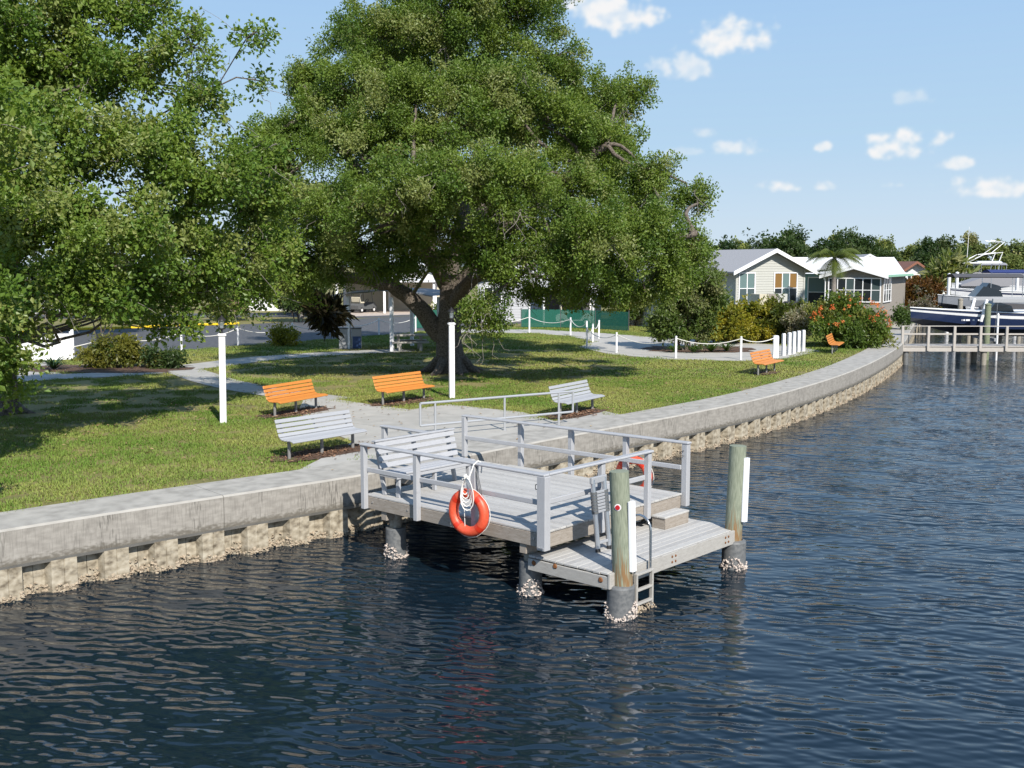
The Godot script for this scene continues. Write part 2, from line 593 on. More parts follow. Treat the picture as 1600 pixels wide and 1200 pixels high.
# ---------------------------------------------------------------- materials
func make_materials():
	M.leaf = leaf_mat(0.46, 0.95)
	M.leaf_dull = leaf_mat(0.65, 0.6)
	M.grass = leaf_mat(0.75, 0.35)
	M.grass.metallic_specular = 0.3
	M.bark = mottled([Color(0.05, 0.04, 0.032), Color(0.13, 0.105, 0.085), Color(0.23, 0.20, 0.17)], 1.3, 11, 0.95, 3.0, 0.03)
	M.palm_bark = mottled([Color(0.16, 0.14, 0.125), Color(0.30, 0.27, 0.25)], 0.8, 12, 0.9, 1.0)
	M.concrete = mottled([Color(0.27, 0.255, 0.232), Color(0.34, 0.323, 0.295), Color(0.39, 0.37, 0.338)], 4.7, 21, 0.9, 0.4)
	M.pad = mottled([Color(0.36, 0.345, 0.32), Color(0.39, 0.373, 0.345), Color(0.42, 0.402, 0.372)], 7.3, 22, 0.9, 0.25)
	M.pad_b = mottled([Color(0.33, 0.317, 0.293), Color(0.36, 0.345, 0.32), Color(0.40, 0.383, 0.355)], 6.1, 28, 0.9, 0.25)
	M.asphalt = mottled([Color(0.05, 0.052, 0.057), Color(0.075, 0.077, 0.083), Color(0.10, 0.10, 0.105)], 3.0, 23, 0.9, 0.5)
	M.drive = mottled([Color(0.40, 0.33, 0.28), Color(0.50, 0.42, 0.36)], 4.0, 24, 0.9)
	M.mulch = mottled([Color(0.07, 0.04, 0.027), Color(0.17, 0.095, 0.062), Color(0.27, 0.17, 0.12)], 0.7, 25, 0.95, 4.0, 0.05)
	M.vinyl = mottled([Color(0.09, 0.072, 0.05), Color(0.27, 0.23, 0.17), Color(0.38, 0.335, 0.26), Color(0.47, 0.425, 0.345)], 1.7, 26, 0.8, 0.2)
	M.shell = mottled([Color(0.32, 0.24, 0.20), Color(0.52, 0.44, 0.39), Color(0.68, 0.62, 0.58)], 0.25, 27, 0.9, 0.0, 0.03)
	M.shell_tan = mottled([Color(0.17, 0.125, 0.08), Color(0.35, 0.28, 0.20), Color(0.55, 0.50, 0.43)], 0.25, 29, 0.9, 0.0, 0.03)
	M.deck = [wood(Color(0.34, 0.33, 0.318), Color(0.45, 0.44, 0.428), Color(0.19, 0.178, 0.165), 31), wood(Color(0.37, 0.36, 0.345), Color(0.48, 0.468, 0.452), Color(0.22, 0.205, 0.19), 34), wood(Color(0.30, 0.292, 0.282), Color(0.42, 0.41, 0.40), Color(0.17, 0.16, 0.15), 37)]
	M.rail = wood(Color(0.33, 0.335, 0.355), Color(0.40, 0.405, 0.425), Color(0.25, 0.25, 0.26), 51, 0.6)
	M.beam = wood(Color(0.20, 0.165, 0.13), Color(0.36, 0.325, 0.29), Color(0.10, 0.075, 0.055), 54, 0.85)
	M.beam_grey = wood(Color(0.29, 0.278, 0.26), Color(0.41, 0.395, 0.372), Color(0.15, 0.128, 0.105), 57, 0.85)
	M.bench_grey = wood(Color(0.31, 0.318, 0.34), Color(0.36, 0.368, 0.39), Color(0.28, 0.288, 0.305), 61, 0.55)
	M.bench_orange = wood(Color(0.50, 0.185, 0.035), Color(0.57, 0.225, 0.05), Color(0.43, 0.155, 0.03), 64, 0.5)
	M.white = mat(Color(0.78, 0.78, 0.80), 0.45)
	M.white_rough = mottled([Color(0.66, 0.66, 0.68), Color(0.78, 0.78, 0.80)], 1.0, 66, 0.6)
	M.rope = mat(Color(0.70, 0.68, 0.64), 0.9)
	M.pipe = mat(Color(0.42, 0.43, 0.45), 0.4, 0.35)
	M.alu = mat(Color(0.60, 0.61, 0.63), 0.3, 0.85)
	M.steel = mat(Color(0.50, 0.50, 0.50), 0.22, 0.95)
	M.leg = mat(Color(0.24, 0.235, 0.23), 0.5, 0.3)
	M.dark = mat(Color(0.02, 0.02, 0.022), 0.5)
	M.darkgrey = mat(Color(0.09, 0.095, 0.10), 0.6)
	M.grey = mat(Color(0.30, 0.31, 0.33), 0.6)
	M.collar = mottled([Color(0.085, 0.09, 0.095), Color(0.13, 0.135, 0.14), Color(0.17, 0.17, 0.17)], 0.9, 68, 0.6)
	M.buoy = mottled([Color(0.64, 0.075, 0.03), Color(0.72, 0.105, 0.05)], 0.6, 69, 0.45)
	M.buoy_band = mat(Color(0.60, 0.035, 0.012), 0.4)
	M.red = mat(Color(0.45, 0.02, 0.025), 0.3)
	M.rust = mottled([Color(0.12, 0.045, 0.015), Color(0.30, 0.12, 0.04)], 0.2, 70, 0.95)
	M.yellow = mat(Color(0.72, 0.50, 0.015), 0.6)
	M.blue_bin = mat(Color(0.015, 0.05, 0.15), 0.5)
	M.green_net = mat(Color(0.01, 0.12, 0.085), 0.8)
	M.green_net.transparency = BaseMaterial3D.TRANSPARENCY_ALPHA
	M.green_net.albedo_color.a = 0.72
	M.glass = mat(Color(0.06, 0.085, 0.09), 0.04)
	M.glass_dark = mat(Color(0.02, 0.024, 0.028), 0.04)
	M.glass_green = mat(Color(0.12, 0.18, 0.18), 0.05)
	M.glass_amber = mat(Color(0.20, 0.11, 0.03), 0.06)
	M.screen = mat(Color(0.35, 0.40, 0.42), 0.05)
	M.screen.transparency = BaseMaterial3D.TRANSPARENCY_ALPHA
	M.screen.albedo_color.a = 0.35
	M.siding = mat(Color(0.41, 0.415, 0.39), 0.7)
	M.siding_grey = mat(Color(0.42, 0.43, 0.46), 0.7)
	M.siding_white = mat(Color(0.66, 0.66, 0.67), 0.7)
	M.siding_brown = mottled([Color(0.22, 0.195, 0.17), Color(0.30, 0.27, 0.235)], 1.5, 71, 0.85)
	M.siding_teal = mat(Color(0.20, 0.38, 0.40), 0.7)
	M.shingle = mottled([Color(0.23, 0.23, 0.245), Color(0.29, 0.29, 0.305), Color(0.35, 0.35, 0.365)], 2.2, 72, 0.95, 0.5, 0.06)
	M.roof_white = mottled([Color(0.66, 0.66, 0.68), Color(0.75, 0.75, 0.77)], 3.0, 73, 0.6)
	M.roof_brown = mottled([Color(0.19, 0.075, 0.045), Color(0.27, 0.12, 0.08)], 1.0, 74, 0.8)
	M.roof_green = mat(Color(0.25, 0.45, 0.33), 0.6)
	M.beige = mat(Color(0.50, 0.46, 0.36), 0.6)
	M.hull_blue = mat(Color(0.008, 0.02, 0.07), 0.12)
	M.hull_blue.clearcoat_enabled = true
	M.hull_white = mat(Color(0.74, 0.74, 0.75), 0.2)
	M.hull_grey = mat(Color(0.28, 0.30, 0.34), 0.35)
	M.bottom = mat(Color(0.02, 0.022, 0.03), 0.6)
	M.canvas_grey = mat(Color(0.24, 0.24, 0.26), 0.9)
	M.canvas_dark = mat(Color(0.07, 0.068, 0.075), 0.9)
	M.canvas_blue = mat(Color(0.02, 0.035, 0.14), 0.9)
	M.skin_red = mat(Color(0.35, 0.05, 0.04), 0.7)
	M.pier = wood(Color(0.33, 0.30, 0.27), Color(0.47, 0.44, 0.41), Color(0.20, 0.175, 0.155), 76, 0.85)
	M.pile = mottled([Color(0.17, 0.15, 0.12), Color(0.28, 0.255, 0.215), Color(0.36, 0.335, 0.29)], 0.9, 78, 0.9)
	# treated timber: green grey grain with rust running down from the bolts near the foot
	var n1 := fnl(81, 1.0, 4)
	var n2 := fnl(82, 1.0, 3)
	var timber := picture(256, 512, func(x, y):
		var g := n1.get_noise_2d(x * 70.0, y * 9.0) * 0.5 + 0.5
		var c := Color(0.12, 0.14, 0.10).lerp(Color(0.27, 0.295, 0.225), clampf(g * 1.5 - 0.2, 0, 1))
		var st := smoothstep(0.05, 0.45, n2.get_noise_2d(x * 34.0, y * 3.0) + 0.6 * smoothstep(0.42, 0.72, y) - 0.25)
		return c.lerp(Color(0.21, 0.095, 0.025), st * 0.8 * smoothstep(0.38, 0.55, y)), false)
	M.timber = mat(Color(1, 1, 1), 0.85)
	M.timber.albedo_color = Color(1, 1, 1)
	M.timber.albedo_texture = timber
	# front of the cap: dark run-off streaks from the edge and a damp band of grime above the foot
	var s1 := fnl(91, 1.0, 4)
	var s2 := fnl(92, 1.0, 4)
	var s3 := fnl(93, 1.0, 3)
	var streak := picture(1024, 128, func(x, y):
		var p := s2.get_noise_2d(x * 26.0, y * 5.0) * 0.5 + 0.5
		var c := Color(0.205, 0.19, 0.17).lerp(Color(0.35, 0.328, 0.298), p)
		var k := s1.get_noise_2d(x * 300.0, y * 1.3)
		var where := smoothstep(-0.1, 0.5, s3.get_noise_2d(x * 12.0, 3.0))
		c = c.lerp(Color(0.12, 0.112, 0.10), smoothstep(0.0, 0.45, k) * (0.3 + 0.65 * where))
		var foot := smoothstep(0.75, 0.97, y + 0.16 * s2.get_noise_2d(x * 60.0 + 9.0, y * 8.0))
		return c.lerp(Color(0.10, 0.088, 0.068), foot * 0.8), false)
	M.cap_face = mat(Color(1, 1, 1), 0.9)
	M.cap_face.albedo_color = Color(1, 1, 1)
	M.cap_face.albedo_texture = streak
	# lawn soil and thatch
	var l1 := fnl(101, 1.0, 4)
	var l2 := fnl(102, 1.0, 4)
	var lawn := picture(1024, 1024, func(x, y):
		var a := l1.get_noise_2d(x * 9.0, y * 9.0) * 0.5 + 0.5
		var b := l2.get_noise_2d(x * 150.0, y * 150.0) * 0.5 + 0.5
		return Color(0.10, 0.105, 0.025).lerp(Color(0.27, 0.22, 0.08), clampf(a * 0.9 + (b - 0.5) * 0.9, 0, 1)))
	M.lawn = mat(Color(1, 1, 1), 0.95)
	M.lawn.albedo_color = Color(1, 1, 1)
	M.lawn.albedo_texture = lawn
	M.lawn.uv1_scale = Vector3(0.05, 0.05, 1)

# ---------------------------------------------------------------- water
func fft(re: PackedFloat32Array, im: PackedFloat32Array, off: int, step: int, n: int, cs: PackedFloat32Array, sn: PackedFloat32Array, tr: PackedFloat32Array, ti: PackedFloat32Array, rev: PackedInt32Array):
	for i in n:
		var j := off + rev[i] * step
		tr[i] = re[j]; ti[i] = im[j]
	var half := 1
	while half < n:
		var jump := n / (half * 2)
		for k in half:
			var c := cs[k * jump]
			var s := sn[k * jump]
			var a := k
			while a < n:
				var b := a + half
				var xr := tr[b] * c - ti[b] * s
				var xi := tr[b] * s + ti[b] * c
				tr[b] = tr[a] - xr; ti[b] = ti[a] - xi
				tr[a] += xr; ti[a] += xi
				a += half * 2
		half *= 2
	for i in n:
		var j := off + i * step
		re[j] = tr[i]; im[j] = ti[i]

func wave_height(n: int, tile: float) -> ImageTexture:
	var re := PackedFloat32Array()
	var im := PackedFloat32Array()
	re.resize(n * n); im.resize(n * n)
	var r := RandomNumberGenerator.new()
	r.seed = 77
	var main := Vector2(-0.42, 0.9).normalized()
	var other := Vector2(0.12, 1.0).normalized()
	for y in 130:
		for x in n:
			var kx := x if x < n / 2 else x - n
			var ky := y
			var k := Vector2(kx, ky)
			var kl := k.length()
			if kl < 4.0 or kl > 128.0: continue
			var lam := tile / kl
			var e := exp(-pow(log(lam / 0.24) / 0.45, 2.0)) * lam + 0.02 * exp(-pow(log(lam / 0.11) / 0.4, 2.0))
			var dd := absf(k.dot(main)) / kl
			var d2 := absf(k.dot(other)) / kl
			e *= 0.08 + pow(dd, 10.0) + 0.7 * pow(d2, 14.0)
			var am := e / pow(kl, 0.5)
			re[y * n + x] = r.randfn() * am
			im[y * n + x] = r.randfn() * am
	var cs := PackedFloat32Array()
	var sn := PackedFloat32Array()
	for i in n:
		cs.append(cos(TAU * i / n)); sn.append(sin(TAU * i / n))
	var rev := PackedInt32Array()
	var bits := int(round(log(n) / log(2.0)))
	for i in n:
		var q := 0
		for b in bits:
			if i & (1 << b): q |= 1 << (bits - 1 - b)
		rev.append(q)
	var tr := PackedFloat32Array()
	var ti := PackedFloat32Array()
	tr.resize(n); ti.resize(n)
	for y in 130: fft(re, im, y * n, 1, n, cs, sn, tr, ti, rev)
	for x in n: fft(re, im, x, n, n, cs, sn, tr, ti, rev)
	var ss := 0.0
	for i in n * n: ss += re[i] * re[i]
	var sd := sqrt(ss / (n * n))
	var gust := fnl(78, 1.0, 2)
	for y in n:
		for x in n:
			# wraps round: noise on a torus
			var a := TAU * x / n
			var b := TAU * y / n
			var calm := clampf(1.0 + 1.3 * gust.get_noise_3d(cos(a) * 0.9 + 5.0, sin(a) * 0.9 + cos(b) * 0.9, sin(b) * 0.9), 0.4, 1.7)
			re[y * n + x] = 0.5 + re[y * n + x] / sd * 0.125 * calm
	var img := Image.create_from_data(n, n, false, Image.FORMAT_RF, re.to_byte_array())
	return ImageTexture.create_from_image(img)

func make_water():
	var m := StandardMaterial3D.new()
	m.albedo_color = lin(0.005, 0.013, 0.022)
	m.roughness = 0.06
	m.metallic_specular = 0.42
	m.heightmap_enabled = true
	m.heightmap_texture = wave_height(512, 11.0)
	m.heightmap_scale = 3.7
	# swell: a few long waves as real relief near by, flat sheet far away
	var w: Array = []
	var r := RandomNumberGenerator.new()
	r.seed = 9
	for i in 26:
		var lam := 0.42 * pow(6.0, r.randf() * r.randf() + 0.1)
		var a := (1.95 if i % 3 > 0 else 1.45) + r.randfn() * 0.28
		w.append([Vector2(cos(a), sin(a)) * TAU / lam, r.randf() * TAU, 0.0022 * lam])
	var x0 := -14.0
	var z0 := -8.0
	var nx := 340
	var nz := 330
	var st := 0.13
	var vv := PackedVector3Array()
	var nn := PackedVector3Array()
	var uv := PackedVector2Array()
	var ix := PackedInt32Array()
	for j in nz + 1:
		for i in nx + 1:
			var p := Vector2(x0 + i * st, z0 - j * st)
			var h := 0.0
			var g := Vector2.ZERO
			var fade := smoothstep(0.0, 40.0, minf(minf(i, nx - i), minf(j, nz - j)))
			for q in w:
				var ph: float = q[0].dot(p) + q[1]
				h += sin(ph) * q[2]
				g += q[0] * cos(ph) * q[2]
			vv.append(Vector3(p.x, WATER + h * fade, p.y))
			nn.append(Vector3(-g.x * fade, 1, -g.y * fade).normalized())
			uv.append((p + Vector2(sin(p.y * 0.21), sin(p.x * 0.17 + p.y * 0.09)) * 0.35) / 11.0)
	for j in nz:
		for i in nx:
			var a := j * (nx + 1) + i
			var b := a + nx + 1
			ix.append_array(PackedInt32Array([a, a + 1, b, a + 1, b + 1, b]))
	# frame of flat sheets around it
	var x1 := x0 + nx * st
	var z1 := z0 - nz * st
	var far := [[-400.0, x0, z0, z1], [x1, 900.0, z0, z1], [-400.0, 900.0, z1, -1500.0], [-400.0, 900.0, 300.0, z0]]
	for f in far:
		var a := vv.size()
		for c in [[f[0], f[2]], [f[1], f[2]], [f[1], f[3]], [f[0], f[3]]]:
			vv.append(Vector3(c[0], WATER, c[1])); nn.append(Vector3.UP); uv.append(Vector2(c[0], c[1]) / 11.0)
		var flip: bool = f[3] > f[2]
		ix.append_array(PackedInt32Array([a, a + 2, a + 1, a, a + 3, a + 2]) if flip else PackedInt32Array([a, a + 1, a + 2, a, a + 2, a + 3]))
	var arr := []
	arr.resize(Mesh.ARRAY_MAX)
	arr[Mesh.ARRAY_VERTEX] = vv
	arr[Mesh.ARRAY_NORMAL] = nn
	arr[Mesh.ARRAY_TEX_UV] = uv
	arr[Mesh.ARRAY_INDEX] = ix
	# one winding for all: front faces look up
	for i in range(0, ix.size(), 3):
		var gn := (vv[ix[i + 2]] - vv[ix[i]]).cross(vv[ix[i + 1]] - vv[ix[i]])
		if gn.y < 0.0:
			var t := ix[i + 1]
			ix[i + 1] = ix[i + 2]
			ix[i + 2] = t
	arr[Mesh.ARRAY_INDEX] = ix
	var am := ArrayMesh.new()
	am.add_surface_from_arrays(Mesh.PRIMITIVE_TRIANGLES, arr)
	var o := MeshInstance3D.new()
	o.name = "water"
	o.mesh = am
	o.material_override = m
	add_child(o)
	o.set_meta("kind", "structure")

# ---------------------------------------------------------------- ground, roads, paths
func poly(a: Array) -> PackedVector2Array:
	var p := PackedVector2Array()
	for q in a: p.append(Vector2(q[0], q[1]))
	return p

# a walk of even width along a line
func ribbon(g: MB, line: Array, w: float, y: float):
	var fine: Array = []
	for i in line.size() - 1:
		var p0: Vector2 = line[maxi(i - 1, 0)]
		var p3: Vector2 = line[mini(i + 2, line.size() - 1)]
		for k in 5: fine.append(line[i].cubic_interpolate(line[i + 1], p0, p3, k / 5.0))
	fine.append(line[-1])
	for i in fine.size() - 1:
		var da: Vector2 = (fine[mini(i + 1, fine.size() - 1)] - fine[maxi(i - 1, 0)]).normalized().orthogonal() * w / 2
		var db: Vector2 = (fine[mini(i + 2, fine.size() - 1)] - fine[i]).normalized().orthogonal() * w / 2
		var a: Vector2 = fine[i]
		var b: Vector2 = fine[i + 1]
		g.quad(Vector3(a.x - da.x, y, a.y - da.y), Vector3(a.x + da.x, y, a.y + da.y), Vector3(b.x + db.x, y, b.y + db.y), Vector3(b.x - db.x, y, b.y - db.y), Vector3.UP)

func make_ground():
	var edge := PackedVector2Array()
	for i in range(0, wall_pts.size(), 2):
		edge.append(wall_at(wall_len[i], 0.7))
	edge.append(wall_at(wall_len[-1], 0.7))
	edge.append_array(poly([[140, -330], [900, -1500], [-1200, -1500], [-1200, 40], [-26, 12]]))
	var g := MB.new()
	g.sheet(edge, 0.0)
	structure("lawn", g, M.lawn)
	g = MB.new()
	g.slab(poly([[98, -236], [130, -232], [420, -215], [900, -300], [900, -1500], [600, -1500], [160, -330]]), -0.2, -1.6)
	structure("far_bank", g, M.lawn)
	# asphalt street with the grass island behind it
	g = MB.new()
	g.sheet(poly([[-70, -30], [-32, -43], [-19.2, -48.2], [-12.3, -57.6], [-6.4, -65.5], [0.5, -76], [9, -92], [4, -97], [-4, -92], [-11, -84], [-18, -76], [-24, -71], [-30, -66.5], [-45, -60], [-75, -52]]), 0.006)
	structure("street", g, M.asphalt)
	g = MB.new()
	g.sheet(poly([[-90, -74], [-38, -82], [-20, -85.5], [-11.2, -84.2], [-4.1, -92.2], [-16, -94], [-36, -90], [-90, -84]]), 0.010)
	structure("side_street", g, M.asphalt)
	g = MB.new()
	for k in 5:
		var a := Vector3(-24.5 - k * 2.6, 0.011, -52.2 + k * 1.3)
		var d := Vector3(-1.6, 0, -4.4)
		var s := Vector3(0.05, 0, -0.018)
		g.quad(a - s, a + s, a + s + d, a - s + d, Vector3.UP)
	structure("parking_lines", g, M.white)
	var kerb := thing("kerb", "yellow painted kerb along the grass island", "kerb")
	var pts := [Vector3(-45, 0, -60.2), Vector3(-30, 0, -66.7), Vector3(-24, 0, -71.1), Vector3(-19, 0, -75.2)]
	for i in 3:
		var n := int(ceil(pts[i].distance_to(pts[i + 1]) / 2.4))
		for k in n:
			var a: Vector3 = pts[i].lerp(pts[i + 1], (k + 0.004) / n)
			var b: Vector3 = pts[i].lerp(pts[i + 1], (k + 0.996) / n)
			var kb := MB.new()
			kb.bar(a + Vector3.UP * 0.08, b + Vector3.UP * 0.08, 0.32, 0.16, 0.03)
			part("kerb_stone", kb, M.yellow, kerb)
	# paving by the dock: slabs with open joints over a darker bed
	g = MB.new()
	var bed := poly([[-4.35, -21.75], [-3.75, -25.3], [-5.05, -27.6], [-6.1, -30.6], [-6.5, -33.6], [-5.2, -33.1], [-4.3, -32.15], [-2.95, -30.95], [-1.9, -32.1], [0.3, -30.4], [1.15, -28.6], [2.55, -30.8], [3.15, -29.65]])
	g.sheet(bed, 0.006)
	structure("paving_bed", g, M.mulch)
	var pave := MeshInstance3D.new()
	pave.name = "dock_paving"
	var pm := MB.new()
	pm.sheet(poly([[-3.6, -24.2], [-3.4, -24.4], [-3.3, -24.1]]), 0.007)
	pave.mesh = pm.mesh()
	pave.material_override = M.pad
	add_child(pave)
	pave.set_meta("kind", "structure")
	var e1 := Vector2(0.743, 0.669)
	var e2 := Vector2(0.669, -0.743)
	var o := Vector2(-2.9, -21.2)
	var cuts_a := [-14.0, -6.4, -3.9, -1.15, 3.0]
	var cuts_b := [-4.0, 1.5, 4.4, 7.3, 13.0]
	for i in 4:
		for j in 4:
			var q := PackedVector2Array()
			for c in [[cuts_a[i], cuts_b[j]], [cuts_a[i + 1], cuts_b[j]], [cuts_a[i + 1], cuts_b[j + 1]], [cuts_a[i], cuts_b[j + 1]]]:
				var s1 := 0.008 * (1.0 if c[0] == cuts_a[i] else -1.0)
				var s2 := 0.008 * (1.0 if c[1] == cuts_b[j] else -1.0)
				q.append(o + e1 * (c[0] + s1) + e2 * (c[1] + s2))
			for piece in Geometry2D.intersect_polygons(q, bed):
				var sl := MB.new()
				sl.slab(piece, 0.018, 0.007)
				part("paving_slab", sl, M.pad if (i + j) % 2 == 0 else M.pad_b, pave)
	# garden walk from the paving to the left and on behind the oak
	g = MB.new()
	ribbon(g, [Vector2(-5.2, -52.6), Vector2(-8.0, -50.9), Vector2(-10.9, -48.3), Vector2(-12.8, -44.6), Vector2(-14.6, -41.6), Vector2(-17.2, -39.9), Vector2(-20.5, -37.0), Vector2(-28.0, -32.0)], 1.9, 0.010)
	ribbon(g, [Vector2(-13.0, -42.6), Vector2(-10.6, -38.6), Vector2(-8.2, -35.6), Vector2(-5.5, -33.2)], 1.5, 0.014)
	ribbon(g, [Vector2(-17.6, -39.4), Vector2(-19.6, -42.5), Vector2(-21.0, -45.8)], 2.6, 0.014)
	structure("garden_path", g, M.pad_b)
	# round walk inside the rope fence, and the strip that leads to it
	g = MB.new()
	g.sheet(poly([[-4.0, -66.0], [1.2, -65.6], [3.3, -63.0], [4.4, -58.6], [3.4, -54.6], [4.6, -50.1], [7.0, -47.4], [10.0, -46.7], [12.2, -48.0], [14.9, -52.0], [14.6, -55.2], [12.0, -58.2], [9.6, -60.6], [7.4, -63.0], [4.9, -66.4], [1.5, -69.4], [-4.0, -69.6]]), 0.010)
	structure("round_walk", g, M.pad)
	g = MB.new()
	g.sheet(poly([[-15, -84.6], [-4.2, -93], [-2, -97], [-6, -104], [-14, -104], [-17, -97]]), 0.014)
	structure("driveway", g, M.drive)
	# mulch beds under the benches and the ring tree
	var beds := [[[-6.1, -30.35], 1.25, 0.5, -1.05], [[-3.3, -32.7], 1.25, 0.5, -0.93], [[-4.22, -23.75], 1.3, 0.52, -0.89], [[1.8, -30.15], 1.25, 0.5, -1.0], [[9.8, -41.5], 0.8, 0.4, -1.0], [[9.2, -53.2], 2.6, 2.0, 0.1], [[-16.4, -43.2], 3.4, 1.6, 0.1]]
	for b in beds:
		g = MB.new()
		var p := PackedVector2Array()
		for k in 22:
			var a := TAU * k / 22
			var rr := 1.0 + 0.12 * sin(k * 3.7) + 0.08 * cos(k * 2.3)
			var q := Vector2(signf(cos(a)) * pow(absf(cos(a)), 0.6) * b[1], signf(sin(a)) * pow(absf(sin(a)), 0.6) * b[2]) * rr
			p.append(Vector2(b[0][0], b[0][1]) + q.rotated(b[3]))
		g.sheet(p, 0.024)
		structure("mulch_bed", g, M.mulch)

# places kept free of grass
func bare(p: Vector2) -> bool:
	for q in no_grass:
		if Geometry2D.is_point_in_polygon(p, q): return true
	return false

var no_grass: Array = []

func make_grass():
	for n in ["street", "paving_bed", "garden_path", "round_walk", "mulch_bed", "mulch_bed_001", "mulch_bed_002", "mulch_bed_003", "mulch_bed_004", "mulch_bed_005", "mulch_bed_006"]:
		var node: MeshInstance3D = get_node(n)
		var v: PackedVector3Array = node.mesh.surface_get_arrays(0)[Mesh.ARRAY_VERTEX]
		for i in range(0, v.size(), 3):
			no_grass.append(PackedVector2Array([Vector2(v[i].x, v[i].z), Vector2(v[i + 1].x, v[i + 1].z), Vector2(v[i + 2].x, v[i + 2].z)]))
	var r := RandomNumberGenerator.new()
	r.seed = 300
	var mb := MB.new()
	for i in 230:
		var p := Vector3(r.randf_range(-0.34, 0.34), 0, r.randf_range(-0.34, 0.34))
		var a := r.randf() * TAU
		var d := Vector3(cos(a), 0, sin(a))
		var s := Vector3(-d.z, 0, d.x) * r.randf_range(0.007, 0.014)
		var h := r.randf_range(0.02, 0.065)
		var tip := p + d * r.randf_range(0.01, 0.05) + Vector3.UP * h
		var g := r.randf_range(0.7, 1.25)
		mb.tint = Color(g * 1.5, g * 1.2, g * 1.1) if r.randf() < 0.35 else Color(g, g, g)
		mb.tri(p - s, p + s, tip, Vector3.UP)
	var mesh := mb.mesh()
	var nz := fnl(401, 0.16, 3)
	var nf := fnl(402, 0.9, 3)
	var xf: Array = []
	var cl: Array = []
	var z := -13.0
	while z > -72.0:
		var step := 0.5 if z > -40.0 else 0.8
		var x := z * 0.52
		while x < -z * 0.52:
			var p := Vector2(x + r.randf_range(-0.2, 0.2), z + r.randf_range(-0.2, 0.2))
			x += step
			var d := inland_of(p)
			if d < 1.36 + 0.12 * r.randf(): continue
			if bare(p) and bare(p + Vector2(0.18, 0)) : continue
			var worn := maxf(1.0 - p.distance_to(Vector2(-4.5, -46.0)) / 10.0, 1.0 - p.distance_to(Vector2(-12.0, -34.0)) / 7.0)
			if worn > 0.0 and nf.get_noise_2d(p.x * 0.6 + 50.0, p.y * 0.6) > 0.28 - worn * 0.4: continue
			var sc := step / 0.5
			var b := Basis(Vector3.UP, r.randf() * TAU).scaled(Vector3(sc, r.randf_range(0.8, 1.2), sc))
			xf.append(Transform3D(b, Vector3(p.x, 0.0, p.y)))
			var t := clampf(0.5 + nz.get_noise_2d(p.x, p.y) * 0.9 + nf.get_noise_2d(p.x, p.y) * 0.5, 0, 1)
			cl.append(Color(0.110, 0.195, 0.03).lerp(Color(0.265, 0.28, 0.08), t))
		z -= step
	var o := spread_copies("grass", mesh, xf, cl, M.grass, self)
	tag(o, "short mown lawn grass, patchy green and straw coloured", "grass", "", "stuff")
	# dry leaves and bark chips
	var q := MB.new()
	q.tint = Color(1, 1, 1)
	q.tri(Vector3(-0.04, 0, 0), Vector3(0.01, 0.012, 0.02), Vector3(0.045, 0.004, 0), Vector3.UP)
	q.tri(Vector3(-0.04, 0, 0), Vector3(0.045, 0.004, 0), Vector3(0.005, 0.015, -0.022), Vector3.UP)
	xf = []
	cl = []
	for i in 2600:
		var c: Vector2 = [Vector2(-4.0, -45.0), Vector2(-10.5, -30.0), Vector2(1.0, -38.0)][i % 3]
		var p := c + Vector2(r.randfn(), r.randfn()) * 4.0
		if inland_of(p) < 0.3: continue
		xf.append(Transform3D(Basis(Vector3(r.randfn(), r.randfn(), r.randfn()).normalized(), r.randf() * 0.5).rotated(Vector3.UP, r.randf() * TAU).scaled(Vector3.ONE * r.randf_range(0.7, 1.4)), Vector3(p.x, 0.05, p.y)))
		cl.append(Color(0.20, 0.12, 0.06).lerp(Color(0.36, 0.27, 0.15), r.randf()))
	o = spread_copies("leaf_litter", q.mesh(), xf, cl, M.grass, self)
	tag(o, "scattered dry brown leaves on the lawn under the trees", "leaf litter", "", "stuff")
	xf = []
	cl = []
	for b in [[-6.1, -30.35, 1.25, 0.5, -1.05], [-3.3, -32.7, 1.25, 0.5, -0.93], [-4.22, -23.75, 1.3, 0.52, -0.89], [1.8, -30.15, 1.25, 0.5, -1.0]]:
		for i in 420:
			var p := Vector2(b[0], b[1]) + Vector2(r.randfn() * b[2] * 0.55, r.randfn() * b[3] * 0.6).rotated(b[4])
			xf.append(Transform3D(Basis(Vector3(r.randfn(), r.randfn(), r.randfn()).normalized(), r.randf() * 0.6).rotated(Vector3.UP, r.randf() * TAU).scaled(Vector3.ONE * r.randf_range(0.6, 1.3)), Vector3(p.x, 0.035, p.y)))
			cl.append(Color(0.13, 0.065, 0.04).lerp(Color(0.30, 0.19, 0.13), r.randf()))
	o = spread_copies("mulch_chips", q.mesh(), xf, cl, M.grass, self)
	tag(o, "loose brown bark chips round the bench feet", "mulch", "", "stuff")

